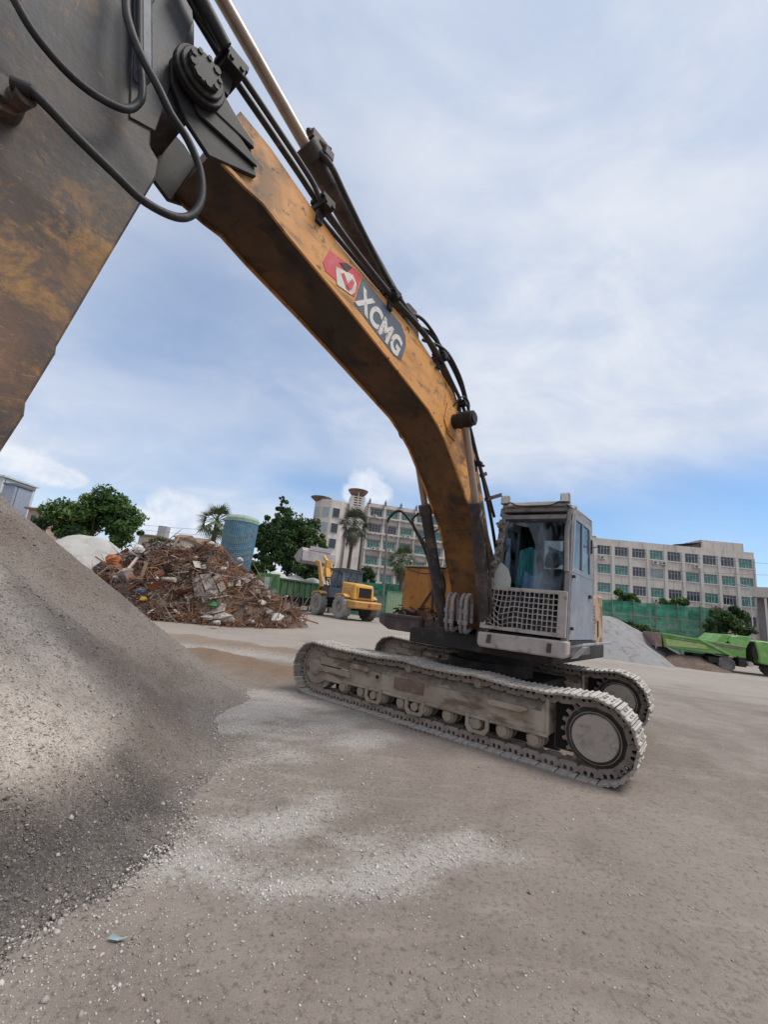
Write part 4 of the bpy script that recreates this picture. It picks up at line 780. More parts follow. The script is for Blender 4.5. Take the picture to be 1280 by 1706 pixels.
def tree(label, px, pyc, Y, rx, rz, m, n=46, per=150, leaf=.16, fill=1.15, group='trees around the yard', trunk=True, name='tree', cat='tree', seed=0):
    """crown centred on that point of the place, rx/rz its half width and half height in metres"""
    c = at(px, pyc, Y); g0 = gz(c.x, c.y); t = thing(name, label, cat, (c.x, c.y, g0), 0, group)
    rs = np.random.default_rng(seed+int(px)); cen, rad = [], []
    lobes = []
    for i in range(8):
        d = rs.normal(0, 1, 3); d /= np.linalg.norm(d); d[2] = d[2]*.9-.10; lobes.append((d*rs.uniform(.42, .66), rs.uniform(.30, .48)))
    lobes.append((np.array([0, 0, 0]), .5))
    for i in range(n):
        lc, lr = lobes[i % 9]; d = rs.normal(0, 1, 3); d /= np.linalg.norm(d); q = lc+d*lr*rs.uniform(.4, 1.05)
        cen.append((c.x+q[0]*rx, c.y+q[1]*rx*.8, c.z+q[2]*rz)); rad.append(rx*rs.uniform(.10, .26))
    leaves('crown', cen, [q*1.12 for q in rad], int(per*fill), leaf*1.25, m, t)
    if trunk:
        mb = MB(); mb.tube(catmull([(c.x, c.y, g0-.1), (c.x+.1*rx, c.y, (g0+c.z)/2-.1*rz), (c.x-.05*rx, c.y, c.z)], 4), max(.08, rx*.06), 8, r1=.05)
        for i in range(7):
            q = Vector(cen[i]); s0 = Vector((c.x, c.y, c.z-rz*.6)); mb.tube(catmull([s0, (s0+q)/2+Vector((0, 0, -.1*rz)), q], 4), max(.04, rx*.025), 5, r1=.02)
        mb.build('trunk', BARK, t)
    return t
tree('broad dense green tree beyond the pale sand heap at far left', 160, 856, 40, 4.5, 2.9, LEAF, 95, 170, .17)
tree('low dark shrubby tree at the foot of the broad tree', 258, 905, 38, 1.6, 1.0, LEAFD, 18, 120, .13, seed=3)
tree('small olive bush on the crest behind the big gravel pile', 78, 872, 38, 1.3, .9, LEAFD, 14, 120, .13, seed=4)
t_ = tree('tall bushy dark green tree right behind the dump truck', 480, 905, 46, 4.5, 4.3, LEAFD, 90, 190, .18, seed=5)
tree('slim bamboo like tree rising above the bushy tree', 462, 862, 47, 2.0, 2.3, LEAF, 26, 150, .15, seed=6)
tree('light green leafy bush leaning out beside the white office block', 528, 905, 45, 1.5, 1.9, LEAF, 20, 140, .14, seed=7)
tree('thin sprig of a tree against the sky above the bushy tree', 470, 833, 47, .5, .7, LEAFD, 7, 90, .13, seed=8)
tree('dark bush between the loader and the orange tank', 655, 985, 52, 2.6, 1.1, LEAFD, 26, 130, .15, seed=9)
tree('dark bush at the foot of the white office block', 612, 962, 56, 2.2, 1.4, LEAFD, 22, 120, .16, seed=10)
tree('round green bush rising behind the left part of the green net', 1045, 1000, 45, 2.0, 1.1, LEAF, 24, 150, .14, seed=11)
tree('small green bush peeping over the middle of the green net', 1130, 1006, 45, 1.5, .8, LEAF, 16, 140, .13, seed=12)
tree('large dark bush at the right end of the green net', 1222, 1035, 37, 2.3, 1.6, LEAFD, 34, 170, .14, seed=13)
tree('narrow dark green bush climbing over the end of the green net', 1192, 1048, 36, .9, 1.5, LEAFD, 16, 150, .12, seed=14)
tree('low scrub behind the grey gravel cone', 1060, 1050, 37, 1.9, .8, LEAFD, 16, 120, .13, seed=15)

tree('round dark shrub under the left side of the broad tree', 118, 888, 39, 2.0, 1.5, LEAFD, 24, 130, .15, seed=21)
tree('bright green shrub under the right side of the broad tree', 208, 884, 39, 1.8, 1.4, LEAF, 22, 130, .15, seed=22)
tree('dark shrub filling the foot of the tall bushy tree on its left', 438, 938, 45, 2.0, 2.0, LEAFD, 28, 140, .16, seed=23)
tree('wide dark shrub behind the raised loader bucket', 508, 945, 45, 2.4, 2.0, LEAFD, 32, 140, .16, seed=24)
# fan palms: every frond an object
def frond_mesh(L, n, name, m, droop):
    mb = MB(); mb.tube(catmull([(0,0,0),(L*.3,0,L*.08),(L*.5,0,.03*L)], 3), .025, 5)
    for i in range(n):
        a = R(-78+156*i/(n-1)); q = Vector((L*.5, 0, .03*L)); l_ = L*.55*(1-.25*abs(a)/1.4)
        e = q+Vector((math.cos(a)*l_, math.sin(a)*l_, -droop*l_*(.6+.5*abs(math.sin(a))))); md = (q+e)/2+Vector((0, 0, .10*l_)); w = Vector((-math.sin(a), math.cos(a), 0))*.05*L*.7
        mb.add([q-w*.3, q+w*.3, md+w*.6, e, md-w*.6], [(0, 1, 2, 4), (4, 2, 3)])
    return mb.mesh(name, m, 0, False)
def solid_leaf(name, a, b): return mat(name, a, (N_(b, 1.5, .4, .65, amt=.8),), .6)
PALM_A = solid_leaf('palm_green', (.045, .075, .028), (.11, .14, .05)); PALM_B = solid_leaf('palm_grey_green', (.075, .092, .060), (.15, .155, .10)); PALM_D = solid_leaf('palm_dry', (.14, .11, .075), (.24, .19, .13))
def palm(label, px, py, Y, L, nf, m, skirt=0, lean=0, seed=0):
    c = at(px, py, Y); g0 = gz(c.x, c.y); t = thing('fan_palm', label, 'palm tree', (c.x, c.y, g0), 0, 'fan palms by the buildings'); rs = np.random.default_rng(seed)
    mb = MB(); mb.tube(catmull([(c.x-lean, c.y, g0-.1), (c.x-lean*.5, c.y, (g0+c.z)/2), (c.x, c.y, c.z)], 5), .26, 10, r1=.17); mb.build('trunk', BARK, t)
    fm = [frond_mesh(L, 13, 'frond', m, d) for d in (.25, .55, .9)]; dm = frond_mesh(L*.9, 11, 'frond', PALM_D, 1.2)
    for i in range(nf+skirt):
        dry = i >= nf; az_ = i*2.39996+rs.uniform(-.3, .3); el_ = R(rs.uniform(-85, -55)) if dry else R(80-125*((i+.5)/nf)+rs.uniform(-9, 9))
        k = rs.uniform(.8, 1.15)
        M = Matrix.Translation(c+Vector((0, 0, -.15-(rs.uniform(.1, .9) if dry else 0)))) @ Matrix.Rotation(az_, 4, 'Z') @ Matrix.Rotation(-el_, 4, 'Y') @ Matrix.Rotation(rs.uniform(-.4, .4), 4, 'X') @ Matrix.Scale(k, 4)
        place('frond', dm if dry else fm[min(2, int(3*i/nf))], t, M)
palm('tall fan palm with a full shaggy crown in front of the white office block', 591, 872, 50, 2.35, 48, PALM_B, 22, .2, 1)
palm('shorter fan palm with spiky fronds behind the orange tank', 671, 932, 47, 2.0, 34, PALM_A, 10, -.2, 2)
palm('fan palm with drooping fronds behind the blue wrapped tank', 362, 868, 34, 1.75, 34, PALM_A, 3, .1, 3)

# ------------------------------------------------------------------ heaps
def heap(name, label, cat, c, rx, ry, h, m, seed, step=.2, power=1.0, rough=.06, attrs=False, group='gravel piles in the yard'):
    X, Y = np.meshgrid(np.arange(-rx*1.15, rx*1.15, step), np.arange(-ry*1.15, ry*1.15, step))
    th = np.arctan2(Y/ry, X/rx); rr = np.hypot(X/rx, Y/ry)/(1+.10*np.sin(3*th+seed)+.06*np.sin(5*th+seed*2)); k = np.clip(1-rr, -.1, 1)
    Zh = h*np.sign(k)*np.abs(k)**power*(1/(1+.12*np.exp((k-.85)*18))) + np.clip(k*4, 0, 1)*rough*h*(fbm(X*1.2/rx*3+seed, Y*1.2/ry*3, 4, seed)-.5)*2
    Xw, Yw = X+c[0], Y+c[1]; o = sheet(name, X, Y, np.maximum(Zh, -.3), m, dict(pale=np.zeros_like(X), low_dark=np.zeros_like(X)))
    M = Matrix.Translation((c[0], c[1], gz(c[0], c[1]))); o.matrix_basis = M; W[o.name] = M; return tag(o, label, cat, group)
SAND = mat('pale_sand', (.40, .39, .365), (N_((.30, .285, .26), 1.1, .45, .65, amt=.7), N_((.46, .45, .43), 3, .5, .7, amt=.6)), .95, bump=(7, .5, .05))
GREYG = mat('grey_gravel', (.25, .242, .24), (N_((.14, .132, .13), 2.2, .48, .66, amt=.7), N_((.42, .41, .40), 22, .56, .68, amt=.7), N_((.09, .085, .08), 30, .56, .68, amt=.7, off=4)), .95, bump=(20, .8, .05))
SOILB = mat('brown_soil', (.12, .088, .068), (N_((.19, .15, .12), 3, .45, .68, amt=.8), N_((.06, .045, .035), 9, .52, .7, amt=.7)), .95, bump=(10, .7, .05))
p = at(146, 900, 31); heap('sand_heap', 'smooth pale grey sand heap behind the dark gravel pile', 'sand heap', (p.x, 31), 6.4, 4.2, 5.1, SAND, 2, .15, .9, .05)
p = at(985, 1060, 31); heap('gravel_cone', 'light grey gravel cone beside the back of the excavator', 'gravel pile', (p.x-.6, 30), 6.4, 5.0, 3.3, GREYG, 1, .15, 1.0, .02)
p = at(1130, 1090, 27.5); heap('soil_mound', 'low brown soil mound behind the green truck', 'soil mound', (p.x+.4, 27.5), 2.6, 1.8, .9, SOILB, 4, .12, .9, .08)

# rubble and brush heap
HC = at(320, 990, 21.5); HC = Vector((HC.x, 21.5, gz(HC.x, 21.5)))
HRX, HRY, HH = 5.6, 3.4, 3.05
def heap_z(x, y):
    X = (x-HC.x); th = np.arctan2((y-HC.y)/HRY, X/HRX); rr = np.hypot(X/HRX, (y-HC.y)/HRY)/(1+.08*np.sin(3*th+1)); k = np.clip(1-rr, 0, 1)
    crest = np.interp(X, [-4.7,-4.3,-3.6,-2.5,-.6,.9,2.4,3.5,5.7], [.15,1.3,2.35,3.0,3.0,3.1,2.1,1.2,.25])
    ky = np.clip(1-np.abs((y-HC.y)/HRY)*(1.05+.08*np.sin(X*1.7)), 0, 1); k = np.minimum(k*2.2, ky)
    return HC.z+crest*(1-(1-ky)**1.8)**.85*np.clip(k*6, 0, 1) + .85*np.clip(k*3, 0, 1)*(fbm(x*.95, y*.95, 4, 40)-.5)
X, Y = np.meshgrid(np.arange(HC.x-6, HC.x+6, .14), np.arange(HC.y-4, HC.y+4, .14)); Z = heap_z(X, Y); Z = np.where(Z <= HC.z+.001, HC.z-.2, Z)
RUB = mat('rubble_earth', (.16, .115, .088), (N_((.20, .165, .14), 2.2, .48, .68, amt=.8), N_((.045, .033, .027), 4, .5, .68, amt=.8), N_((.30, .27, .25), 8, .62, .72, amt=.7)), .95, bump=(8, .9, .08))
o = sheet('rubble_heap', X, Y, Z, RUB); tag(o, 'heap of earth and demolition rubble covered with dead brush', 'rubble heap')
def twigs(n, name, cols, lo, hi, r_, sel, label, up=.45):
    V, Fc, mi = [], [], []; k = 0
    mb = MB()
    while k < n:
        a = rng.uniform(0, 6.28); q = rng.random()**.5; x = HC.x+math.cos(a)*q*HRX; y = HC.y+math.sin(a)*q*HRY
        if not sel(x-HC.x, y-HC.y): continue
        z = float(heap_z(x, y)); d = Vector(rng.normal(0, 1, 3)); d.z = abs(d.z)*up+.1; d.normalize(); L = rng.uniform(lo, hi); c = Vector((x, y, z+rng.uniform(-.05, .22)))
        b = d.orthogonal().normalized()*L*.18*rng.normal()
        p0, p1, p2 = c-d*L/2, c+b, c+d*L/2; e = d.orthogonal().normalized()*r_*rng.uniform(.6, 1.5); e2 = d.cross(e)
        base = len(mb.v); 
        for pp, s in ((p0, 1), (p1, .8), (p2, .3)): mb.v += [tuple(pp+e*s), tuple(pp-e*.5*s+e2*.86*s), tuple(pp-e*.5*s-e2*.86*s)]
        ci = int(rng.integers(len(cols)))
        for i in (0, 3):
            for j in range(3): jj = (j+1) % 3; mb.f.append([base+i+j, base+i+jj, base+i+3+jj, base+i+3+j]); mb.m.append(ci); mb.sm.append(False)
        k += 1
    o = mb.build(name, cols, None, None, 0, False); return tag(o, label, kind='stuff')
def flat(n_, c, r_=.9): return mat(n_, c, (N_(tuple(q*.55 for q in c), 5, .45, .7, amt=.7),), r_)
TW = [flat('twig_rust', (.27, .12, .065)), flat('twig_brown', (.17, .10, .068)), flat('twig_tan', (.32, .22, .14)), flat('twig_grey', (.22, .195, .175)), flat('twig_dark', (.045, .032, .026))]
twigs(5200, 'brush_twigs', TW[:3]+[TW[0], TW[4]], .35, 1.3, .014, lambda x, y: x > -1.5, 'tangle of dead rust brown brush on the heap', .5)
twigs(3000, 'waste_sticks', [TW[1], TW[2], TW[3], TW[4], flat('rag_mauve', (.20, .15, .15))], .25, .9, .024, lambda x, y: x < 1.0, 'tangle of broken sticks and scrap on the heap')
twigs(170, 'long_sticks', [TW[1], TW[2], TW[3], TW[0]], 1.2, 2.6, .03, lambda x, y: True, 'long sticks and bent rods poking out of the heap', .9)
mb = MB()
for k in range(330):
    a = rng.uniform(0, 6.28); q = rng.random()**.5; x = HC.x+math.cos(a)*q*HRX*.9; y = HC.y+math.sin(a)*q*HRY*.9
    c_ = Vector((x, y, float(heap_z(x, y))+rng.uniform(0, .18))); e1 = Vector(rng.normal(0, 1, 3)); e1.z = abs(e1.z)*.5; e1.normalize(); e2 = e1.orthogonal().normalized(); Lx, Ly = rng.uniform(.15, .55), rng.uniform(.08, .3); w1, w2 = rng.normal(0, .06, 2); n_ = e1.cross(e2)
    mb.add([c_-e1*Lx-e2*Ly, c_-e2*Ly*.8+n_*w1, c_+e1*Lx-e2*Ly*.6, c_+e1*Lx*.9+e2*Ly, c_+e2*Ly*.9+n_*(w1+w2), c_-e1*Lx*.8+e2*Ly], [(0,1,4,5),(1,2,3,4)], int(rng.integers(6)))
tag(mb.build('scrap_sheets', [flat('scrap_pale', (.40, .36, .32)), flat('scrap_rust', (.24, .105, .06)), flat('scrap_grey', (.24, .225, .215)), flat('scrap_brown', (.15, .10, .075)), flat('scrap_mauve', (.27, .20, .19)), flat('scrap_dark', (.06, .048, .042))], None, None, 0, False), 'torn sheets and rags strewn over the heap', kind='stuff')
mb = MB()
for k in range(70):
    a = rng.uniform(0, 6.28); q = rng.random()**.5; x = HC.x+math.cos(a)*q*HRX*.9; y = HC.y+math.sin(a)*q*HRY*.9; d = Vector(rng.normal(0, 1, 3)); d.z *= .45; d.normalize(); L_ = rng.uniform(.3, .9); c_ = Vector((x, y, float(heap_z(x, y))+.14))
    mb.beam(c_-d*L_, c_+d*L_, rng.uniform(.06, .14), rng.uniform(.025, .06), int(rng.integers(4)))
tag(mb.build('broken_planks', [flat('plank_pale', (.46, .42, .37)), flat('plank_tan', (.36, .26, .17)), flat('plank_grey', (.30, .28, .26)), flat('plank_reddish', (.26, .13, .08))]), 'splintered boards mixed into the heap', kind='stuff')
mb = MB()
for k in range(700):
    a = rng.uniform(0, 6.28); q = rng.random()**.5; x = HC.x+math.cos(a)*q*HRX; y = HC.y+math.sin(a)*q*HRY
    if x-HC.x > 2.2 and rng.random() < .6: continue
    mb.obox((x, y, float(heap_z(x, y))+.02), rng.uniform(.05, .26, 3)*np.array([1, 1, .6]), Matrix.Rotation(rng.uniform(0, 3), 3, Vector(rng.normal(0, 1, 3))), int(rng.integers(4)))
tag(mb.build('rubble_bits', [flat('bit_concrete', (.30, .275, .255)), flat('bit_brick', (.21, .12, .085)), flat('bit_dark', (.07, .055, .048)), flat('bit_tan', (.25, .20, .16))]), 'broken concrete and brick bits strewn over the heap', kind='stuff')
def on_heap(px, py, up=.1):
    """where the line of sight meets the heap's face"""
    d = ray(px, py)
    for s in np.arange(14, 30, .05):
        q = CAM+d*float(s)
        if q.z <= max(float(heap_z(q.x, q.y)), gz(q.x, q.y))+up: return q
    return CAM+d*21.5
def chunk(px, py, sz, m, label, cat='rubble', name='rubble_block', group='pale lumps on the brush heap', seed=0, flatz=.75):
    q = on_heap(px, py, .12); mb = MB(); rs = np.random.default_rng(int(px*7+py)); n1, n2 = 7, 5
    prof = []
    for i in range(n2+1):
        a = math.pi*i/n2-math.pi/2
        for k in range(n1):
            b = 2*math.pi*k/n1; r_ = sz*(1+rs.uniform(-.25, .25)); prof.append((r_*math.cos(a)*math.cos(b)*1.2, r_*math.cos(a)*math.sin(b), r_*math.sin(a)*flatz))
    fs = [[i*n1+k, i*n1+(k+1) % n1, (i+1)*n1+(k+1) % n1, (i+1)*n1+k] for i in range(n2) for k in range(n1)]
    mb.add(prof, fs); M = Matrix.Translation(q) @ Matrix.Rotation(rs.uniform(0, 3), 4, 'Z'); return tag(mb.build(name, m, None, M), label, cat, group)
PALE = flat('lump_pale', (.46, .42, .37)); WBAG = flat('bag_white', (.58, .56, .54)); STN = flat('stone_beige', (.36, .31, .26))
for px, py, sz, lb in ((327, 930, .14, 'small pale lump near the crest of the brush heap'), (338, 945, .17, 'larger pale lump below the crest of the brush heap'), (372, 950, .2, 'beige lump beside the top of the leaning sheets'), (399, 932, .15, 'pale lump high on the right slope of the heap'),
        (436, 1005, .2, 'pale lump low on the right slope of the heap'), (446, 995, .15, 'small pale lump beside the dark plank'), (352, 905, .12, 'beige lump on the very top of the heap'), (404, 968, .26, 'broken beige stone right of the leaning sheets'), (210, 955, .3, 'grey beige boulder under the pale branch')):
    chunk(px, py, sz, PALE if sz < .22 else STN, lb)
for px, py, sz, lb in ((345, 1030, .24, 'whitish stone at the foot of the heap below the planks'), (372, 1028, .34, 'large whitish stone at the foot of the heap'), (386, 1034, .2, 'flat whitish stone touching the large one'), (418, 1036, .2, 'beige stone at the foot of the brush'), (300, 1024, .12, 'small stone left at the foot of the heap'), (362, 1037, .14, 'small stone in front of the large whitish one')):
    chunk(px, py, sz, flat('foot_stone', (.40, .37, .335)), lb, 'stone', 'stone', 'stones along the foot of the heap', flatz=.6)
for px, py, sz, lb in ((460, 1030, .26, 'crumpled white bag at the right foot of the heap'), (232, 914, .2, 'white plastic rag near the left top of the heap'), (222, 922, .22, 'dirty white rag lying left on the heap'), (260, 975, .18, 'pinkish white bag hanging on the left slope'), (500, 1032, .14, 'white scrap at the tip of the brush'), (470, 1028, .12, 'second white scrap beside the crumpled bag')):
    chunk(px, py, sz, WBAG, lb, 'plastic bag', 'plastic_bag', 'white rubbish on the heap', flatz=.9)
chunk(188, 932, .26, flat('tarp_orange', (.36, .12, .05)), 'orange rag at the left shoulder of the heap', 'rag', 'rag', None)
chunk(234, 985, .22, flat('bag_blue', (.12, .17, .27)), 'blue grey bag low on the left slope', 'plastic bag', 'plastic_bag', None)
chunk(238, 998, .16, flat('bag_yellow', (.45, .26, .05)), 'yellow rag under the blue grey bag', 'rag', 'rag', None)
chunk(357, 1007, .26, flat('sheet_green', (.05, .17, .075)), 'crumpled green sheet below the leaning sheets', 'tarpaulin', 'green_sheet', None, flatz=.5)
def plank(p0, p1, w, h, m, label, name='plank', cat='plank', group='boards on the rubble heap', up=.15):
    a, b = on_heap(*p0, up), on_heap(*p1, up); mb = MB(); mb.beam(a, b, w, h); return tag(mb.build(name, m, None, None, .01), label, cat, group)
WOODW = mat('board_white', (.52, .49, .45), (N_((.30, .25, .2), 6, .5, .7, amt=.6),), .8); WOODD = mat('board_dark', (.06, .045, .038), (N_((.16, .12, .09), 5, .5, .7, amt=.7),), .85); WOODT = mat('board_tan', (.32, .23, .155), (N_((.18, .12, .08), 6, .48, .7, amt=.7),), .85)
a, b = at(172, 963, 19.3), at(292, 966, 19.0); mb = MB(); mb.tube([a, (a+b)/2+Vector((0,0,.03)), b], .11, 12); tag(mb.build('pipe', mat('pole_pale', (.42, .36, .30), (N_((.26, .2, .16), 4, .45, .7, amt=.7, st=(.5, 3, 3)),), .8)), 'long pale round pole lying across the left of the heap', 'pole')
plank((305, 973), (314, 1008), .14, .05, WOODW, 'white board standing on end left of the leaning sheets')
plank((284, 1010), (304, 1027), .16, .05, WOODW, 'white board lying low at the foot of the heap')
plank((349, 997), (383, 992), .13, .05, WOODW, 'pale board lying flat below the leaning sheets')
plank((430, 990), (472, 1008), .16, .06, WOODD, 'dark board sloping down the right side of the heap')
plank((312, 955), (356, 953), .1, .06, WOODD, 'dark batten along the top of the leaning sheets')
plank((286, 1000), (300, 1020), .12, .06, WOODD, 'dark board sloping behind the low white board')
plank((398, 955), (412, 980), .10, .05, WOODT, 'tan stick leaning right of the sheets', 'stick', 'stick')
plank((212, 950), (240, 915), .12, .10, flat('branch_pale', (.40, .35, .31)), 'pale thick branch sloping to the left crest of the heap', 'branch', 'branch', None, .25)
plank((245, 1022), (258, 1014), .10, .05, WOODW, 'small white splinter at the left foot of the heap')
for c4, tint, lb in ((((318,958),(330,957),(342,992),(324,994)), (.22, .185, .165), 'brown leaning sheet, leftmost of the three'), (((332,957),(352,955),(364,988),(345,992)), (.30, .275, .25), 'grey leaning sheet in the middle of the three'), (((354,960),(366,957),(377,980),(367,986)), (.29, .235, .20), 'beige leaning sheet, rightmost of the three')):
    P = [on_heap(*q, .28) for q in c4]; nrm = (P[1]-P[0]).cross(P[3]-P[0]).normalized(); nrm = nrm if nrm.y < 0 else -nrm; mb = MB(); mb.hexa([P[0]-nrm*.03, P[1]-nrm*.03, P[2]-nrm*.03, P[3]-nrm*.03, P[0], P[1], P[2], P[3]])
    tag(mb.build('metal_sheet', mat('sheet_old', tint, (N_(tuple(q*.6 for q in tint), 3, .45, .68, amt=.8), N_((.10, .06, .04), 6, .58, .7, amt=.7)), .75), None, None, .006), lb, 'sheet', 'sheets leaning on the heap')

# ------------------------------------------------------------------ blue wrapped tank
c = at(391, 940, 30); tk_ = thing('storage_tank', 'tall blue tank wrapped in pale green netting behind the heap', 'tank', (c.x, 30, gz(c.x, 30)))
TB = mat('tank_blue', (.035, .115, .235), (N_((.04, .17, .30), 1.3, .42, .62, amt=.8), N_((.07, .15, .17), 2.2, .46, .64, amt=.6), N_((.19, .25, .24), 9, .58, .68, amt=.7, di=1.5), N_((.14, .24, .27), 3, .42, .6, amt=.6, grad=(2, 4.2, 5.4))), .6)
H_ = at(391, 868, 30).z-gz(c.x, 30); mb = MB(); mb.lathe([(.88, 0), (1.05, H_*.3), (1.14, H_*.7), (1.16, H_), (1.12, H_+.06)], 32); mb.add([(1.12*math.cos(2*math.pi*k/32), 1.12*math.sin(2*math.pi*k/32), H_+.06) for k in range(32)], [list(range(32))]); mb.build('shell', TB, tk_, wm(tk_))
mb = MB(); mb.lathe([(1.19, H_-.12), (1.2, H_+.12), (1.05, H_+.3), (.6, H_+.42), (.01, H_+.45)], 32); mb.build('lid', mat('tank_lid_net', (.27, .36, .29), (N_((.15, .24, .2), 4, .45, .7, amt=.8),), .8), tk_, wm(tk_))
mb = MB()
for k in range(14):
    z0 = H_*(.62+.024*k)-(.4 if k % 3 else .2); mb.tube([(1.165*math.sin(a)*1.0, -1.165*math.cos(a), z0-.45*math.cos(a*1.25)) for a in np.linspace(-1.2, 1.2, 13)], .010, 4)
for k in range(26):
    a = -1.35+2.7*k/25; mb.tube([((.90+.26*min(1, z/H_/.7))*1.015*math.sin(a+.02*math.sin(z*3+k)), -(.90+.26*min(1, z/H_/.7))*1.015*math.cos(a), z) for z in np.linspace(.2, H_-.1, 9)], .008, 3)
mb.build('netting', flat('net_pale', (.30, .36, .28)), tk_, wm(tk_))

# ------------------------------------------------------------------ buildings
WALL_A = mat('wall_pinkish_render', (.52, .465, .42), (N_((.60, .56, .51), .35, .42, .62, amt=.7), N_((.24, .20, .18), .8, .5, .7, amt=.6, st=(2.5, 2.5, .35)), N_((.15, .12, .10), 1.6, .60, .72, amt=.7, st=(3, 3, .2))), .9)
WALL_B = mat('wall_pale_tile', (.52, .465, .42), (N_((.60, .56, .52), .3, .42, .62, amt=.7), N_((.29, .25, .24), .9, .52, .7, amt=.6, st=(2.5, 2.5, .4))), .85)
WALL_L = mat('pilaster_pale', (.55, .52, .48), (N_((.33, .29, .27), .9, .5, .7, amt=.6, st=(3, 3, .3)),), .9)
FRM = flat('window_frame_pale', (.42, .44, .44), .6); GLD = mat('pane_dark', (.025, .032, .045), (N_((.08, .09, .12), .9, .5, .7, amt=.7),), .15, spec=.6); GLG = mat('pane_green', (.030, .14, .115), (N_((.07, .27, .22), 1.1, .45, .65, amt=.8),), .2, spec=.6); GLP = mat('pane_pale', (.30, .36, .36), (N_((.2, .26, .26), 1.1, .45, .65),), .3)
ACW = flat('ac_white', (.52, .50, .47), .6); ACD = flat('ac_fan_dark', (.10, .10, .10)); BROWN = mat('dish_brown', (.20, .125, .105), (N_((.28, .20, .17), .8, .45, .7, amt=.6, st=(1, 1, .3)), N_((.11, .07, .06), 2, .52, .7, amt=.6)), .85)
def win_mesh(w, h, n, gl, name='window'):
    mb = MB(); f = .06
    mb.box(0, w, -.06, .04, h-f, h); mb.box(0, w, -.06, .04, 0, f)
    for i in range(n+1): x = (w-f)*i/n; mb.box(x, x+f, -.055, .035, f, h-f)
    mb.box(f, w-f, -.045, .03, h*.70, h*.70+f*.8)
    return mb.mesh(name, FRM, 0, False)
def pane_mesh(w, h, gl):
    mb = MB(); mb.box(.03, w-.03, .0, .02, .03, h-.03, 0); return mb.mesh('pane', gl, 0, False)
def ac_mesh():
    mb = MB(); mb.box(0, .9, -.55, -.15, 0, .62); mb.prism(circ(.33, .31, .22, 12), -.565, -.55, 'y', 1); mb.box(.1, .16, -.4, 0, -.08, 0); mb.box(.7, .76, -.4, 0, -.08, 0); return mb.mesh('air_conditioner', [ACW, ACD], 0, False)
ACM = ac_mesh()
def facade_wall(mb, x0, x1, z0, z1, holes, y=0.0, th=.35, mi=0):
    """wall on the plane y with window openings cut through (holes on a regular set of rows)"""
    rows = sorted({(h[2], h[3]) for h in holes}); z = z0
    for a, b in rows:
        mb.box(x0, x1, y, y+th, z, a, mi); hs = sorted([h for h in holes if (h[2], h[3]) == (a, b)]); x = x0
        for h in hs: mb.box(x, h[0], y, y+th, a, b, mi); x = h[1]
        mb.box(x, x1, y, y+th, a, b, mi); z = b
    mb.box(x0, x1, y, y+th, z, z1, mi)
def frame_from(pa, pb, z0=0):
    """local frame whose x runs along the facade from pa to pb, y away from the camera"""
    x = Vector((pb.x-pa.x, pb.y-pa.y, 0)); L = x.length; x.normalize(); y = Vector((-x.y, x.x, 0)); return Matrix(((x.x, y.x, 0, pa.x), (x.y, y.y, 0, pa.y), (0, 0, 1, z0), (0, 0, 0, 1))), L

# right block: three visible storeys of band windows
pa = at(935, 900, 72); pb = at(1256, 915, 70); MB_R, LR = frame_from(pa, pb); top_r = (at(1000, 902, 71.6).z+at(1240, 914, 70.1).z)/2
RB = thing('school_block', 'long four storey pinkish grey block with rows of band windows behind the green net', 'building', M=MB_R)
nb = 11; bay = LR/nb; rowz = [top_r-2.75-3.2*i for i in range(5)]
holes = [(i*bay+.38, (i+1)*bay-.38, z-.05, z+1.55) for z in rowz[:4] for i in range(nb)]
mb = MB(); facade_wall(mb, 0, LR, -.5, top_r, holes); mb.box(0, LR, .35, 12, -.5, top_r-.6); mb.box(0, .35, .35, 12, top_r-.6, top_r); mb.box(LR-.35, LR, .35, 12, top_r-.6, top_r)
mb.box(0, LR, .9, .95, -.4, top_r-.7); mb.build('wall', WALL_A, RB, MB_R)
mb = MB()
for i in range(nb+1): mb.box(max(0, i*bay-.22), min(LR, i*bay+.22), -.14, 0, -.5, top_r-1.05)
mb.build('pilaster', WALL_L, RB, MB_R)
mb = MB()
for z in rowz[:4]: mb.box(0, LR, -.10, -.003, z-.22, z-.06)
mb.build('sill_band', WALL_L, RB, MB_R)
rsr = np.random.default_rng(5); ww, wh = bay-.76, 1.6; wmr = win_mesh(ww, wh, 4, None); pmr = {k: pane_mesh(ww, wh, g_) for k, g_ in (('d', GLD), ('g', GLG), ('p', GLP))}
for r_, z in enumerate(rowz[:4]):
    for i in range(nb):
        k = 'g' if (r_, i) in ((0,5),(1,2),(1,3),(2,3),(0,10),(1,10),(2,10),(2,5)) else ('p' if (r_, i) == (1,5) else ('d' if rsr.random() < .6 else 'g'))
        M = MB_R @ Matrix.Translation((i*bay+.38, .14, z-.05)); w_ = place('window', wmr, RB, M); place('pane', pmr[k], w_, M)
for i, r_, dx in ((2,0,.3),(5,0,.3),(5,0,1.7),(7,0,1.2),(3,2,.2),(5,2,.2),(5,2,1.3),(6,2,.0),(6,2,1.1),(9,2,.2),(9,2,1.4),(8,2,1.0)):
    place('air_conditioner', ACM, RB, MB_R @ Matrix.Translation((i*bay+.3+dx, -.05, rowz[r_]-.95)))
mb = MB(); qa = (at(1175, 900, 71).xy-pa.xy); xa = qa.dot(Vector((MB_R[0][0], MB_R[1][0]))); mb.box(xa, xa+7.2, 1.6, 8, top_r-.1, top_r+1.75); mb.build('roof_room', WALL_A, RB, MB_R)
mb = MB(); mb.hexa([(xa-4.6,1.2,top_r+.35),(xa,1.2,top_r+1.15),(xa,6,top_r+1.15),(xa-4.6,6,top_r+.35),(xa-4.6,1.2,top_r+.45),(xa,1.2,top_r+1.25),(xa,6,top_r+1.25),(xa-4.6,6,top_r+.45)])
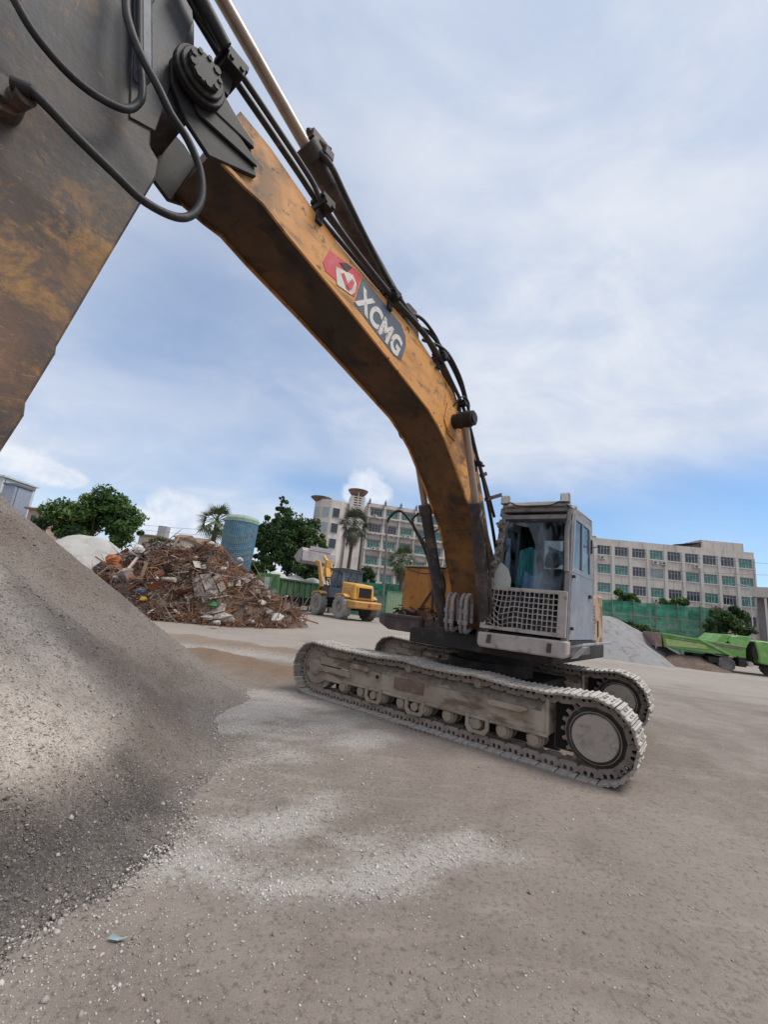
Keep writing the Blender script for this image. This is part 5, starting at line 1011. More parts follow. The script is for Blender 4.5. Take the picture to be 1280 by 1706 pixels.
for x_ in (xa-2.6, xa-.3): mb.box(x_, x_+.12, 1.3, 1.42, top_r-.3, top_r+.9)
mb.build('roof_canopy', flat('canopy_dark', (.035, .04, .055)), RB, MB_R)
mb = MB(); xb = (at(983, 890, 72).xy-pa.xy).dot(Vector((MB_R[0][0], MB_R[1][0]))); mb.box(xb-1, xb+1.9, 2, 5, top_r-.3, top_r+.75); mb.hexa([(xb+6,2,top_r-.2),(xb+11.5,2,top_r-.2),(xb+11.5,6,top_r-.2),(xb+6,6,top_r-.2),(xb+6.5,2,top_r+.30),(xb+11,2,top_r+.2),(xb+11,6,top_r+.2),(xb+6.5,6,top_r+.3)]); mb.build('roof_shed', flat('roof_shed_grey', (.28, .26, .26)), RB, MB_R)

# left block: pale office with ledges, a rounded stair end and a brown bowl on its tower
pa = at(612, 838, 80); pb = at(790, 842, 84); MB_L, LL = frame_from(pa, pb); top_l = at(650, 842, 80.5).z
LB = thing('office_block', 'pale five storey office block with a stair tower under a brown bowl', 'building', M=MB_L)
bayl = 3.15; nbl = int(LL/bayl); st_ = 3.12; rowl = [top_l-2.55-st_*i for i in range(5)]
holes = [(.9+i*bayl, .9+i*bayl+2.3, z, z+1.5) for z in rowl for i in range(nbl)]
mb = MB(); facade_wall(mb, 0, LL, -.5, top_l, holes); mb.box(0, LL, .95, 12, -.5, top_l-.4); mb.build('wall', WALL_B, LB, MB_L)
mb = MB()
for i in range(nbl+1): mb.box(.45+i*bayl-.13, .45+i*bayl+.13, -.5, 0, -.5, top_l-.35)
mb.build('pilaster', WALL_L, LB, MB_L)
mb = MB()
for z in rowl:
    mb.box(.2, LL, -.62, -.003, z-.42, z-.30); mb.box(.2, LL, -.64, -.56, z-.30, z-.08)
    for i in range(nbl*3): mb.box(.6+i*bayl/3, .68+i*bayl/3, -.63, -.57, z-.72, z-.42)
mb.build('ledge', WALL_L, LB, MB_L)
mb = MB()
for z in rowl: mb.box(.2, LL, -.4, -.003, z+1.62, z+1.74)
mb.build('sunshade', flat('sunshade_grey', (.30, .27, .26)), LB, MB_L)
wml = win_mesh(2.3, 1.5, 4, None); pml = {k: pane_mesh(2.3, 1.5, g_) for k, g_ in (('d', GLD), ('g', GLG), ('p', GLP))}
for r_, z in enumerate(rowl):
    for i in range(nbl):
        k = 'd' if (r_, i) in ((0,0),(1,1),(1,0),(3,4)) else 'g'
        M = MB_L @ Matrix.Translation((.9+i*bayl, .12, z)); w_ = place('window', wml, LB, M); place('pane', pml[k], w_, M)
for i, r_, dx in ((1,0,.2),(0,0,.6),(2,1,.3),(2,1,1.3),(0,2,1.0),(0,2,1.9),(1,2,.9),(3,1,.2)): place('air_conditioner', ACM, LB, MB_L @ Matrix.Translation((.7+i*bayl+dx, -.65, rowl[r_]-.40)) @ Matrix.Scale(.85, 4))
FIN = flat('finial_grey', (.20, .21, .24))
for i in range(nbl): 
    mb = MB(); x = .45+i*bayl; mb.box(x-.2, x+.2, -.55, -.1, top_l-.25, top_l+.35); mb.hexa([(x-.22,-.57,top_l+.35),(x+.22,-.57,top_l+.35),(x+.22,-.08,top_l+.35),(x-.22,-.08,top_l+.35),(x-.03,-.35,top_l+.9),(x+.03,-.35,top_l+.9),(x+.03,-.30,top_l+.9),(x-.03,-.30,top_l+.9)]); mb.build('finial', FIN, LB, MB_L)
tz = at(597, 828, 79).z; mb = MB(); xt = (at(597, 828, 79).xy-pa.xy).dot(Vector((MB_L[0][0], MB_L[1][0])))
facade_wall(mb, xt-1.45, xt+1.35, -.5, tz, [(xt-.8, xt+.65, tz-1.9+.48*k, tz-1.9+.48*k+.25) for k in range(4)], -1.2, .3); mb.box(xt-1.45, xt-1.1, -.9, 2, -.5, tz); mb.box(xt+1.0, xt+1.35, -.9, 2, -.5, tz); mb.box(xt-1.1, xt+1.0, .4, .6, -.5, tz); mb.box(xt-1.1, xt+1.0, -.9, .4, -.5, tz-2.4); mb.box(xt-.12, xt+.05, -1.3, -1.0, tz-2.2, tz+1.4); mb.build('stair_tower', WALL_B, LB, MB_L)
mb = MB(); mb.lathe([(.02, -.1), (.75, 0), (1.45, .62), (1.95, 1.30), (1.98, 1.42), (1.80, 1.46), (.9, 1.34), (.01, 1.3)], 28, (xt-.02, 0.2, tz)); mb.build('roof_bowl', BROWN, LB, MB_L)
# rounded end: a faceted drum left of the tower
ec = at(556, 838, 78.5); ez = at(552, 834, 78).z
exl = Vector((ec.x-pa.x, ec.y-pa.y)); ex0 = exl.dot(Vector((MB_L[0][0], MB_L[1][0]))); RD = 3.5
segs = [(math.cos(R(a))*RD, math.sin(R(a))*RD) for a in (200, 232, 264, 296, 328)]
mb = MB(); cy = 1.6
ring_ = [(ex0+x*1.05, cy+y) for x, y in segs]+[(ex0+3.4, 8), (ex0-3.3, 8)]
mb.prism(ring_, -.5, ez, 'z'); dm_ = mb.build('stair_drum', WALL_B, LB, MB_L)
for k in range(3):
    a, b = Vector(ring_[k]), Vector(ring_[k+1]); d = (b-a).normalized(); nrm = Vector((d.y, -d.x)); Lf = (b-a).length
    Mf = MB_L @ Matrix(((d.x, -nrm.x, 0, a.x+nrm.x*.03), (d.y, -nrm.y, 0, a.y+nrm.y*.03), (0, 0, 1, 0), (0, 0, 0, 1)))
    for zc in (ez-3.4, ez-6.3, ez-9.2):
        M = Mf @ Matrix.Translation((.3, 0, zc)); f_ = MB(); f_.box(0, Lf-.6, -.06, .03, 0, .08); f_.box(0, Lf-.6, -.06, .03, 1.82, 1.9); f_.box(0, .08, -.06, .03, .08, 1.82); f_.box(Lf-.68, Lf-.6, -.06, .03, .08, 1.82)
        w_ = f_.build('window', FRM, LB, M); f_ = MB(); f_.box(.08, Lf-.68, -.03, .02, .08, 1.82); f_.build('pane', GLP if k < 2 else GLD, w_, M)
mb = MB(); mb.lathe([(.02, 0), (1.2, .1), (2.0, .75), (2.03, .85), (1.8, .88), (.01, .85)], 28, (ex0-2.4, .4, ez-.35)); mb.build('roof_bowl', BROWN, LB, MB_L)

def simple_house(label, p0, p1, Y, ztop, wall, roofm, wins=(), pitched=True, name='house', depth=6, overhang=.3, rise=.8, chim=None):
    a, b = at(*p0, Y), at(*p1, Y); M, L = frame_from(a, b); t = thing(name, label, 'house' if name == 'house' else 'building', M=M); z1 = ztop if ztop else (a.z+b.z)/2
    mb = MB(); hs = [(x0*L, x1*L, z1-za, z1-zb) for x0, x1, za, zb in wins]; facade_wall(mb, 0, L, -.5, z1, hs); mb.box(0, L, .5, depth, -.5, z1-.05); mb.build('wall', wall, t, M)
    mb = MB()
    if pitched: mb.prism([(-overhang, z1-.05), (depth+overhang, z1-.05), (depth/2, z1+rise)], -overhang, L+overhang, 'x')
    else: mb.box(-overhang, L+overhang, -overhang, depth+overhang, z1+.003, z1+.25)
    r_ = mb.build('roof', roofm, t, M)
    for h in hs: mb = MB(); mb.box(h[0], h[1], .12, .16, h[2], h[3]); mb.build('window', GLD, t, M)
    if chim: mb = MB(); mb.box(chim*L-.6, chim*L+.6, 1.5, 2.7, z1-.1, z1+1.9); mb.build('chimney', flat('chimney_grey', (.38, .38, .40)), r_, M)
TILE = mat('roof_tile_brown', (.21, .135, .10), (N_((.30, .22, .17), 1.2, .45, .68, amt=.7),), .9); PINKW = flat('wall_pink', (.40, .30, .25)); CREAM = flat('wall_cream', (.46, .42, .35)); WHITEW = flat('wall_white', (.56, .60, .60)); BLUEW = flat('wall_blue_grey', (.30, .34, .42))
simple_house('pink house with a brown roof beyond the brush heap', (292, 899), (332, 903), 62, None, PINKW, TILE, ((.1,.35,2.2,.8),(.6,.85,2.2,.8)), True, rise=.9)
simple_house('small house with a dark window and gable left of the blue tank', (291, 894), (305, 895), 58, None, CREAM, TILE, ((.25,.7,1.5,.5),), True, rise=.6, depth=4)
simple_house('cream house with a pale chimney between the broad tree and the heap', (232, 892), (266, 896), 60, None, CREAM, TILE, ((.2,.4,2,.8),(.6,.8,2,.8)), False, chim=.75)
simple_house('brown roofed house partly hidden by the crest of the gravel pile', (48, 848), (80, 852), 58, None, PINKW, TILE, ((.2,.45,2,.8),(.6,.85,2,.8)), False, overhang=.4)
simple_house('white rooftop block at the left edge above the gravel pile', (-44, 789), (6, 795), 60, None, WHITEW, flat('roof_white_trim', (.60, .60, .58)), ((.1,.3,3,1.5),(.45,.65,3,1.5)), False, 'house_block')
simple_house('narrow blue grey rooftop block beside the white one', (8, 806), (26, 810), 58, None, BLUEW, flat('roof_slate', (.14, .16, .2)), (), False, 'house_block', 3, .15)
# far right building with a pale canopy
pa = at(1262, 985, 60); pb = pa+Vector((9.0, -8.0, 0)); M, L = frame_from(pa, pb); t = thing('canopy_building', 'grey building with a pale canopy at the right edge', 'building', M=M); z1 = (pa.z+pb.z)/2
mb = MB(); facade_wall(mb, 0, L, -.5, z1, [(1.2+3*k, 3.4+3*k, z1-4.6, z1-2.6) for k in range(4)], .6); mb.box(0, L, 1.4, 10, -.5, z1-.1); mb.build('wall', flat('wall_mid_grey', (.20, .185, .19)), t, M)
mb = MB(); mb.box(-.6, L, -1.2, .6, z1-.9, z1+.5); mb.build('canopy', flat('canopy_pale', (.48, .44, .41)), t, M)
for k in range(4): mb = MB(); mb.box(1.2+3*k, 3.4+3*k, .75, .79, z1-4.6, z1-2.6); mb.build('window', GLD, t, M)
for k in range(3): mb = MB(); mb.box(.7+5*k, .95+5*k, -1.0, -.75, -.5, z1-.9); mb.build('column', WALL_L, t, M)
c = at(1245, 1005, 58); t = thing('street_lamp', 'thin white street lamp at the right end of the long block', 'street lamp', (c.x, c.y, 0)); mb = MB(); zt = at(1258, 978, 58).z; mb.tube([(c.x+.6, c.y, -.3), (c.x+.6, c.y, zt)], .09, 8, r1=.06); mb.build('pole', FRM, t); mb = MB(); mb.tube([(c.x+.6, c.y, zt), (c.x-.5, c.y, zt+.1)], .05, 6); mb.box(c.x-1.2, c.x-.4, c.y-.15, c.y+.15, zt+.02, zt+.16); mb.build('lamp_head', FRM, t)
def cable(label, p0, p1, Y0, Y1, sag):
    a, b = at(*p0, Y0), at(*p1, Y1); mb = MB(); mb.tube([a+(b-a)*(i/16)-Vector((0,0,sag*4*(i/16)*(1-i/16))) for i in range(17)], .022, 4); return tag(mb.build('power_cable', flat('cable_grey', (.10, .10, .11))), label, 'cable', 'overhead cables')
cable('upper overhead cable crossing in front of the long block', (1120, 925), (1420, 945), 64, 60, .3); cable('lower overhead cable crossing in front of the long block', (1090, 948), (1420, 960), 64, 60, .3)
cable('overhead cable above the pink house', (215, 872), (420, 884), 56, 56, .25); cable('second overhead cable just below the first above the pink house', (215, 880), (420, 894), 56, 56, .25)

# ------------------------------------------------------------------ green net fence
def net_mat():
    m = bpy.data.materials.new('green_net'); m.use_nodes = True; t = NT(m.node_tree); bs = t.n['Principled BSDF']; co = t.new('ShaderNodeTexCoord').outputs['Object']
    col = t.mix(t.rng(t.noise(t.scale(co, (1, 1, 2.5)), .9, 5, .6, .5), .35, .65), (.016, .15, .09), (.04, .28, .17)); col = t.mix(t.rng(t.noise(co, 3, 5), .5, .75), col, (.02, .07, .05))
    t.put(bs.inputs['Base Color'], col); bs.inputs['Roughness'].default_value = .7
    tp = t.new('ShaderNodeBsdfTransparent'); mx = t.new('ShaderNodeMixShader'); t.put(mx.inputs[0], t.rng(t.noise(co, 1.4, 5, .6), .35, .7, .78, 1.0))
    out = [n for n in t.n if n.type == 'OUTPUT_MATERIAL'][0]; t.l.new(tp.outputs[0], mx.inputs[1]); t.l.new(bs.outputs[0], mx.inputs[2]); t.l.new(mx.outputs[0], out.inputs[0]); return m
NETM = net_mat(); NPOLE = flat('net_pole_rust', (.20, .18, .13))
def net_fence(label, p0, p1, Y0, Y1, nb, zb=0.0, seed=0):
    a, b = at(*p0, Y0), at(*p1, Y1); M, L = frame_from(a, b); t = thing('net_fence', label, 'fence', M=M, group='green netting around the yard'); zt0, zt1 = a.z, b.z; bw = L/nb
    for i in range(nb):
        nx, nz = 12, 12; X, Zq = np.meshgrid(np.linspace(i*bw, (i+1)*bw, nx), np.linspace(0, 1, nz)); zt = zt0+(zt1-zt0)*X/L
        Yq = .10*np.sin((X-i*bw)/bw*math.pi)*(fbm(X*.8+seed, Zq*3, 3, seed)-.2)*2; o = sheet('net_panel', X, Yq, zb-.3+Zq*(zt-zb+.3)-.06*np.sin((X-i*bw)/bw*math.pi)*Zq, NETM)
        o.parent = t; o.matrix_parent_inverse = W[t.name].inverted(); o.matrix_basis = M; W[o.name] = M
    for i in range(nb+1): mb = MB(); x = i*bw; mb.cyl((x, -.06, zb-.3), (x, -.06, zt0+(zt1-zt0)*x/L+.12), .045, 6); mb.build('post', NPOLE, t, M)
    for z in (.36, .7): mb = MB(); mb.tube([(0, -.08, zt0*z), (L, -.08, zt1*z)], .025, 5); mb.build('rail', NPOLE, t, M)
net_fence('tall green net fence standing before the long pinkish block', (985, 996), (1205, 1014), 41, 39, 6, seed=1)
net_fence('green net fence behind the loader and the orange tank', (575, 968), (760, 978), 48, 48, 5, seed=2)
c0, c1 = at(646, 985, 44), at(672, 1012, 44); M, L = frame_from(at(646, 985, 44), at(671, 986, 44)); t = thing('green_cabinet', 'small pale green metal cabinet behind the excavator platform', 'cabinet', M=M)
mb = MB(); mb.box(0, L, 0, 1.2, 0, c0.z); mb.build('body', mat('cabinet_green', (.22, .34, .20), (N_((.32, .40, .28), 3, .45, .7, amt=.7),), .7), t, M, .02); mb = MB(); mb.box(-.05, L+.05, -.08, 1.25, c0.z-.003, c0.z+.08); mb.build('lid', flat('cabinet_lid', (.14, .25, .14)), t, M)
for k in range(4): mb = MB(); mb.box(.22+k*L*.18, .30+k*L*.18, -.03, 0, c0.z*.45, c0.z*.85); mb.build('slot', flat('slot_pale', (.42, .44, .30)), t, M)

# ------------------------------------------------------------------ wheels
TYRE = mat('tyre_dusty', (.10, .09, .085), (N_((.22, .205, .195), 3, .42, .66, amt=.8), N_((.045, .04, .038), 7, .5, .7, amt=.7)), .9, bump=(14, .5))
TYREP = mat('tyre_pale_dust', (.27, .255, .245), (N_((.38, .365, .35), 3, .45, .68, amt=.7), N_((.13, .12, .115), 7, .5, .7, amt=.8)), .95, bump=(14, .5))
def wheel(parent, M, c, r_, w, tyre, rim, lug=18):
    mb = MB(); Mx = Matrix.Rotation(R(90), 3, 'X'); rr = r_*.56
    mb.lathe([(rr, -w*.42), (r_*.8, -w*.5), (r_*.95, -w*.46), (r_, -w*.36), (r_, w*.36), (r_*.95, w*.46), (r_*.8, w*.5), (rr, w*.42)], 32, c, Mx)
    for k in range(lug):
        for s in (-1, 1):
            a = 2*math.pi*(k+(.5 if s > 0 else 0))/lug; d = Vector((math.cos(a), 0, math.sin(a))); q = Vector((-d.z, 0, d.x)); Mr = Matrix((q, Vector((0, 1, 0)), d)).transposed() @ Matrix.Rotation(s*.5, 3, 'Z')
            mb.obox(Vector(c)+d*r_*.995+Vector((0, s*w*.25, 0)), (r_*.11, w*.5, r_*.07), Mr)
    ty = mb.build('tyre', tyre, parent, M)
    mb = MB(); mb.lathe([(.001, -w*.30), (rr*.35, -w*.34), (rr*.38, -w*.2), (rr*.8, -w*.2), (rr*.9, -w*.40), (rr*1.02, -w*.43), (rr*1.02, w*.43), (rr*.9, w*.40), (rr*.8, w*.2), (rr*.38, w*.2), (rr*.35, w*.34), (.001, w*.30)], 24, c, Mx)
    for k in range(8): a = 2*math.pi*k/8; mb.cyl(Vector(c)+Vector((rr*.6*math.cos(a), -w*.24, rr*.6*math.sin(a))), Vector(c)+Vector((rr*.6*math.cos(a), w*.24, rr*.6*math.sin(a))), rr*.06, 6)
    mb.build('rim', rim, ty, M)
# ------------------------------------------------------------------ wheel loader
gp = at(568, 1022, 33.5); LDX = Vector((gp.x, 33.5, gz(gp.x, 33.5)))
fw = Vector((-.60, .80, 0)); lf_ = Vector((-fw.y, fw.x, 0)); ML = Matrix(((fw.x, lf_.x, 0, LDX.x), (fw.y, lf_.y, 0, LDX.y), (0, 0, 1, LDX.z), (0, 0, 0, 1))) @ Matrix.Scale(1.2, 4) @ Matrix.Translation((1.0, -1.05, 0))
LD = thing('wheel_loader', 'yellow wheel loader lifting its grey bucket over the dump truck', 'wheel loader', M=ML)
YEL = mat('loader_yellow', (.56, .29, .05), (N_((.62, .42, .19), 1.3, .45, .68, amt=.7), N_((.30, .20, .12), 2.5, .52, .7, amt=.6), N_((.46, .37, .27), 4, .52, .7, amt=.6, grad=(2, 1.9, .9))), .6); YELD = mat('loader_arm_tan', (.50, .26, .075), (N_((.56, .38, .2), 1.5, .45, .68, amt=.7), N_((.2, .12, .06), 3, .52, .7, amt=.6)), .65)
LNAVY = flat('loader_cab_navy', (.10, .125, .17), .5); LGRY = mat('bucket_grey', (.34, .315, .325), (N_((.24, .21, .20), 1.6, .45, .68, amt=.8), N_((.44, .42, .42), 4, .5, .7, amt=.7)), .8, bump=(8, .4))
mb = MB(); mb.hexa([(-.1,-.5,.55),(-2.0,-.6,.65),(-2.0,.6,.65),(-.1,.5,.55),(-.1,-.5,1.25),(-2.0,-.6,1.3),(-2.0,.6,1.3),(-.1,.5,1.25)]); mb.box(.1, 3.3, -.45, .45, .6, 1.3); mb.hexa([(2.7,-.55,1.0),(3.6,-.45,.8),(3.6,.45,.8),(2.7,.55,1.0),(2.9,-.5,2.2),(3.3,-.4,2.0),(3.3,.4,2.0),(2.9,.5,2.2)]); mb.build('chassis', DARK, LD, ML, .03)
mb = MB(); mb.hexa([(-.35,-.85,1.28),(-1.95,-.85,1.30),(-1.95,.85,1.30),(-.35,.85,1.28),(-.35,-.8,2.42),(-1.85,-.72,2.28),(-1.85,.72,2.28),(-.35,.8,2.42)]); hd = mb.build('hood', YEL, LD, ML, .07)
mb = MB(); mb.box(-1.975, -1.90, -.60, .60, 1.42, 2.16); mb.build('grille_frame', YEL, hd, ML, .02)
mb = MB(); mb.box(-1.99, -1.96, -.50, .50, 1.46, 2.08)
for k in range(9): mb.box(-2.005, -1.985, -.48, .48, 1.50+k*.065, 1.525+k*.065)
mb.build('grille', DARK, hd, ML)
mb = MB(); mb.box(-1.6, -.6, .80, .865, 1.5, 2.1); mb.build('side_panel', YELD, hd, ML, .02)
mb = MB(); mb.hexa([(-1.55,-1.15,.72),(-2.45,-1.05,.78),(-2.45,1.05,.78),(-1.55,1.15,.72),(-1.55,-1.2,1.27),(-2.55,-1.15,1.22),(-2.55,1.15,1.22),(-1.55,1.2,1.27)]); cw = mb.build('counterweight', YELD, LD, ML, .06)
mb = MB()
for a in (90, 210, 330): mb.prism([(-.07+.11*math.cos(R(a)), 1.02+.11*math.sin(R(a))), (-.07+.11*math.cos(R(a+38)), 1.02+.11*math.sin(R(a+38))), (-.07, 1.02), (-.07+.11*math.cos(R(a-38)), 1.02+.11*math.sin(R(a-38)))], -2.56, -2.515, 'x')
mb.build('emblem', RED, cw, ML)
for s in (-1, 1):
    mb = MB(); mb.prism([(-1.65,1.45),(-1.35,1.62),(-.65,1.62),(-.3,1.4),(-.3,1.32),(-.68,1.53),(-1.32,1.53),(-1.6,1.38)], s*.78, s*1.3); mb.build('fender', YEL, LD, ML)
    wheel(LD, ML, (-1.0, s*1.05, .76), .76, .58, TYREP if s > 0 else TYRE, flat('rim_dusty', (.30, .27, .235))); wheel(LD, ML, (2.05, s*1.05, .76), .76, .58, TYREP if s > 0 else TYRE, flat('rim_dusty2', (.32, .29, .25)))
    mb = MB(); mb.prism([(1.4,1.55),(1.75,1.68),(2.5,1.64),(2.8,1.40),(2.72,1.34),(2.45,1.54),(1.78,1.58),(1.45,1.46)], s*.8, s*1.3); mb.build('fender', YEL, LD, ML)
mb = MB()
for x, y in ((-.25,-.75),(-.25,.75),(1.15,-.72),(1.15,.72),(.45,.76),(.45,-.76)): mb.box(x-.05, x+.05, y-.05, y+.05, 1.4, 3.12)
mb.box(-.32, 1.25, -.82, .82, 1.3, 1.95); mb.box(-.36, 1.32, -.84, .84, 3.12, 3.24); lc = mb.build('cab', LNAVY, LD, ML, .02)
mb = MB()
for s in (-1, 1): mb.box(-.2, 1.1, s*.745, s*.755, 1.95, 3.12)
mb.box(1.155, 1.165, -.67, .67, 1.95, 3.12); mb.box(-.265, -.255, -.7, .7, 1.95, 3.12); mb.build('window', glass_mat('loader_glass', (.72, .80, .84), (.30, .34, .38), .4, .75, .35), lc, ML)
mb = MB(); mb.box(.0, .55, -.3, .3, 1.9, 2.1); mb.box(-.1, .08, -.28, .28, 2.1, 2.75); mb.build('seat', BLK, lc, ML, .03)
mb = MB(); mb.box(-.45, 1.45, -.9, .9, 3.24, 3.30); mb.build('roof', flat('loader_roof_green', (.07, .09, .06)), lc, ML, .02)
for s in (-1, 1):
    mb = MB(); mb.prism([(2.75,2.0),(3.15,1.95),(3.75,3.45),(4.25,3.75),(4.3,4.0),(3.6,3.85),(3.2,3.1),(2.75,2.3)], s*.42, s*.56); mb.build('lift_arm', YELD, LD, ML, .02)
mb = MB(); mb.prism([(2.9,2.75),(3.2,2.65),(3.5,3.2),(3.35,3.95),(3.1,4.0),(3.15,3.4)], -.2, .2); mb.prism([(3.3,3.7),(4.05,4.25),(3.98,4.4),(3.2,3.9)], -.1, .1); mb.box(3.2, 3.4, -.5, .5, 2.9, 3.1); mb.build('rocker', YEL, LD, ML, .02)
mb = MB(); mb.cyl((2.9,0,2.1), (3.5,0,2.9), .09, 10); mb.cyl((2.9,.3,1.2), (3.5,.35,2.6), .08, 10); mb.cyl((2.9,-.3,1.2), (3.5,-.35,2.6), .08, 10); mb.build('lift_cylinder', ROD, LD, ML)
MLB = ML @ Matrix.Translation((-.75, 0, .12))
mb = MB(); bp = [(4.75,3.75),(5.05,3.62),(5.5,3.72),(6.15,4.25),(6.2,4.3),(5.55,4.85),(4.95,4.9),(4.7,4.55)]
mb.prism([(4.72,3.85),(4.95,3.62),(5.45,3.66),(6.15,4.10),(6.13,4.18),(5.45,3.80),(5.0,3.76),(4.85,3.95),(4.88,4.5),(5.05,4.78),(5.0,4.86),(4.78,4.60)], -1.5, 1.5)
for s in (-1.5, 1.44): mb.prism([(4.72,3.85),(4.95,3.62),(5.45,3.66),(6.15,4.10),(5.6,4.6),(5.0,4.86),(4.78,4.60)], s, s+.06)
bk_ = mb.build('bucket', LGRY, LD, ML, .02)
mb = MB()
for k in range(8): y = -1.45+k*.4; mb.hexa([(6.08,y,4.10),(6.42,y+.03,4.33),(6.42,y+.09,4.33),(6.08,y+.12,4.10),(6.05,y,4.17),(6.40,y+.03,4.36),(6.40,y+.09,4.36),(6.05,y+.12,4.17)])
mb.build('tooth', LGRY, bk_, MLB); mb = MB(); mb.box(4.70, 4.80, -1.1, .9, 4.80, 5.02); mb.build('spill_guard', LGRY, bk_, ML, .01)
mb = MB(); mb.prism([(4.9,4.2),(5.4,4.2),(5.75,4.25),(5.4,4.55),(5.05,4.6)], -1.4, 1.4); mb.build('sand_load', SAND, bk_, ML, .06)

# ------------------------------------------------------------------ dark green dump truck
GRN = mat('truck_green', (.07, .19, .07), (N_((.13, .27, .10), 1.2, .45, .68, amt=.7), N_((.05, .08, .045), 2.4, .5, .7, amt=.7, st=(1, 1, .5)), N_((.25, .24, .20), 4, .55, .7, amt=.6)), .65)
GRND = mat('truck_side_dark_green', (.035, .085, .04), (N_((.07, .12, .06), 1.2, .45, .68, amt=.7), N_((.14, .14, .11), 3, .52, .7, amt=.6)), .7)
pa, pb = at(466, 962, 36.5), at(556, 990, 44); MD, L = frame_from(pa, pb); zt = pa.z
TD = thing('dump_truck', 'dark green dump truck full of sand standing behind the loader', 'dump truck', M=MD); L = 8.2; wd = 2.45; z0 = 1.6
mb = MB(); mb.box(0, L, 0, .08, z0, zt-.12); mb.box(0, L, wd-.08, wd, z0, zt-.12); mb.box(0, L, 0, wd, z0-.08, z0); bd = mb.build('cargo_bed', GRND, TD, MD, .01)
mb = MB(); mb.box(-.12, 0, -.05, wd+.05, z0-.35, zt+.25); tg_ = mb.build('tailgate', GRN, TD, MD, .02)
mb = MB(); mb.box(-.135, -.12, .75, 1.75, z0+.15, zt-.05); mb.build('panel', flat('tailgate_plate', (.48, .52, .50)), tg_, MD)
for k in range(4): y = .02+k*.78; mb = MB(); mb.box(-.18, -.12, y, y+.08, z0-.3, zt+.2); mb.build('rib', GRN, tg_, MD)
for k in range(10): x = .3+k*.85; mb = MB(); mb.box(x, x+.1, -.08, 0, z0-.05, zt-.15); mb.build('rib', GRND, bd, MD)
mb = MB(); mb.box(0, L, -.1, .05, zt-.15, zt); mb.box(0, L, wd-.05, wd+.1, zt-.15, zt); mb.build('top_rail', GRND, bd, MD, .01)
X, Y = np.meshgrid(np.linspace(.05, L-.05, 40), np.linspace(.1, wd-.1, 16)); Zs = zt-.25+.75*np.sin((Y-.1)/(wd-.2)*math.pi)*(.45+.55*np.abs(np.sin(X*1.15+.5)))+.1*(fbm(X*2, Y*2, 3, 3)-.5); o = sheet('sand_load', X, Y, Zs, SAND); o.parent = bd; o.matrix_parent_inverse = W[bd.name].inverted(); o.matrix_basis = MD; W[o.name] = MD
mb = MB(); mb.box(0, L+2, .5, wd-.5, .75, z0-.1); mb.box(.3, .5, .1, .5, .5, 1.5); mb.build('chassis', DARK, TD, MD, .02)
for k in range(5): x = .5+k*1.5; mb = MB(); mb.beam((x, -.02, z0), (x+.35, .1, .75), .07, .07); mb.beam((x+.9, -.02, z0), (x+.45, .1, .75), .07, .07); mb.build('strut', flat('strut_grey', (.22, .24, .22)), TD, MD)
for x in (1.4, 2.7, 8.6):
    for y in (.15, wd-.15): wheel(TD, MD, (x, y, .52), .52, .3, TYRE, flat('truck_rim', (.16, .15, .14)), 12)
mb = MB(); mb.hexa([(L+.4,0,.9),(L+2.4,0,.9),(L+2.4,wd,.9),(L+.4,wd,.9),(L+.4,.05,2.7),(L+2.2,.05,2.7),(L+2.2,wd-.05,2.7),(L+.4,wd-.05,2.7)]); mb.build('cab', GRN, TD, MD, .06)

# ------------------------------------------------------------------ bright green tipper on the right
LIME = mat('tipper_lime', (.15, .33, .085), (N_((.24, .42, .16), 1.4, .45, .68, amt=.7), N_((.10, .20, .06), 2.5, .52, .7, amt=.6), N_((.40, .38, .27), 3, .56, .7, amt=.6)), .55)
LIMEY = mat('tipper_faded_lime', (.36, .44, .17), (N_((.45, .43, .30), 2, .45, .68, amt=.7), N_((.16, .30, .09), 2.6, .5, .7, amt=.7)), .65)
ga = at(1210, 1118, 26.5); MG, _l = frame_from(Vector((ga.x, 26.5, 0)), Vector((ga.x+1, 26.3, 0)), gz(ga.x, 26.5)); TG = thing('tipper_truck', 'bright lime green tipper truck parked at the right edge', 'truck', M=MG)
PXM = 26.5/F_PX
wheel(TG, MG, (.1, .15, .47), .47, .30, TYRE, flat('tipper_rim', (.20, .19, .18)), 14); wheel(TG, MG, (.1, 1.9, .47), .47, .30, TYRE, flat('tipper_rim2', (.20, .19, .18)), 14); wheel(TG, MG, (3.4, .15, .45), .45, .28, TYRE, flat('tipper_rim3', (.20, .19, .18)), 14); wheel(TG, MG, (3.4, 1.9, .45), .45, .28, TYRE, flat('tipper_rim4', (.20, .19, .18)), 14)
mb = MB(); mb.box(-1.5, 4.4, .55, 1.6, .55, .85); mb.box(-.9, -.3, .0, .5, .45, .8); mb.box(.75, 1.15, .0, .5, .4, 1.0); mb.box(-.55, .75, -.03, .35, .96, 1.02); mb.build('chassis', DARK, TG, MG, .02)
mb = MB(); mb.hexa([(-3.3,0,1.06),(1.15,0,.92),(1.15,2.1,.92),(-3.3,2.1,1.06),(-3.45,-.05,1.86),(1.15,-.05,1.55),(1.15,2.15,1.55),(-3.45,2.15,1.86)]); tb_ = mb.build('tipping_body', LIME, TG, MG, .03)
mb = MB(); mb.hexa([(-3.2,-.06,1.15),(-.9,-.06,1.22),(-.9,-.02,1.22),(-3.2,-.02,1.15),(-3.3,-.09,1.60),(-1.1,-.09,1.48),(-1.1,-.02,1.48),(-3.3,-.02,1.60)]); mb.build('side_panel', LIMEY, tb_, MG, .01)
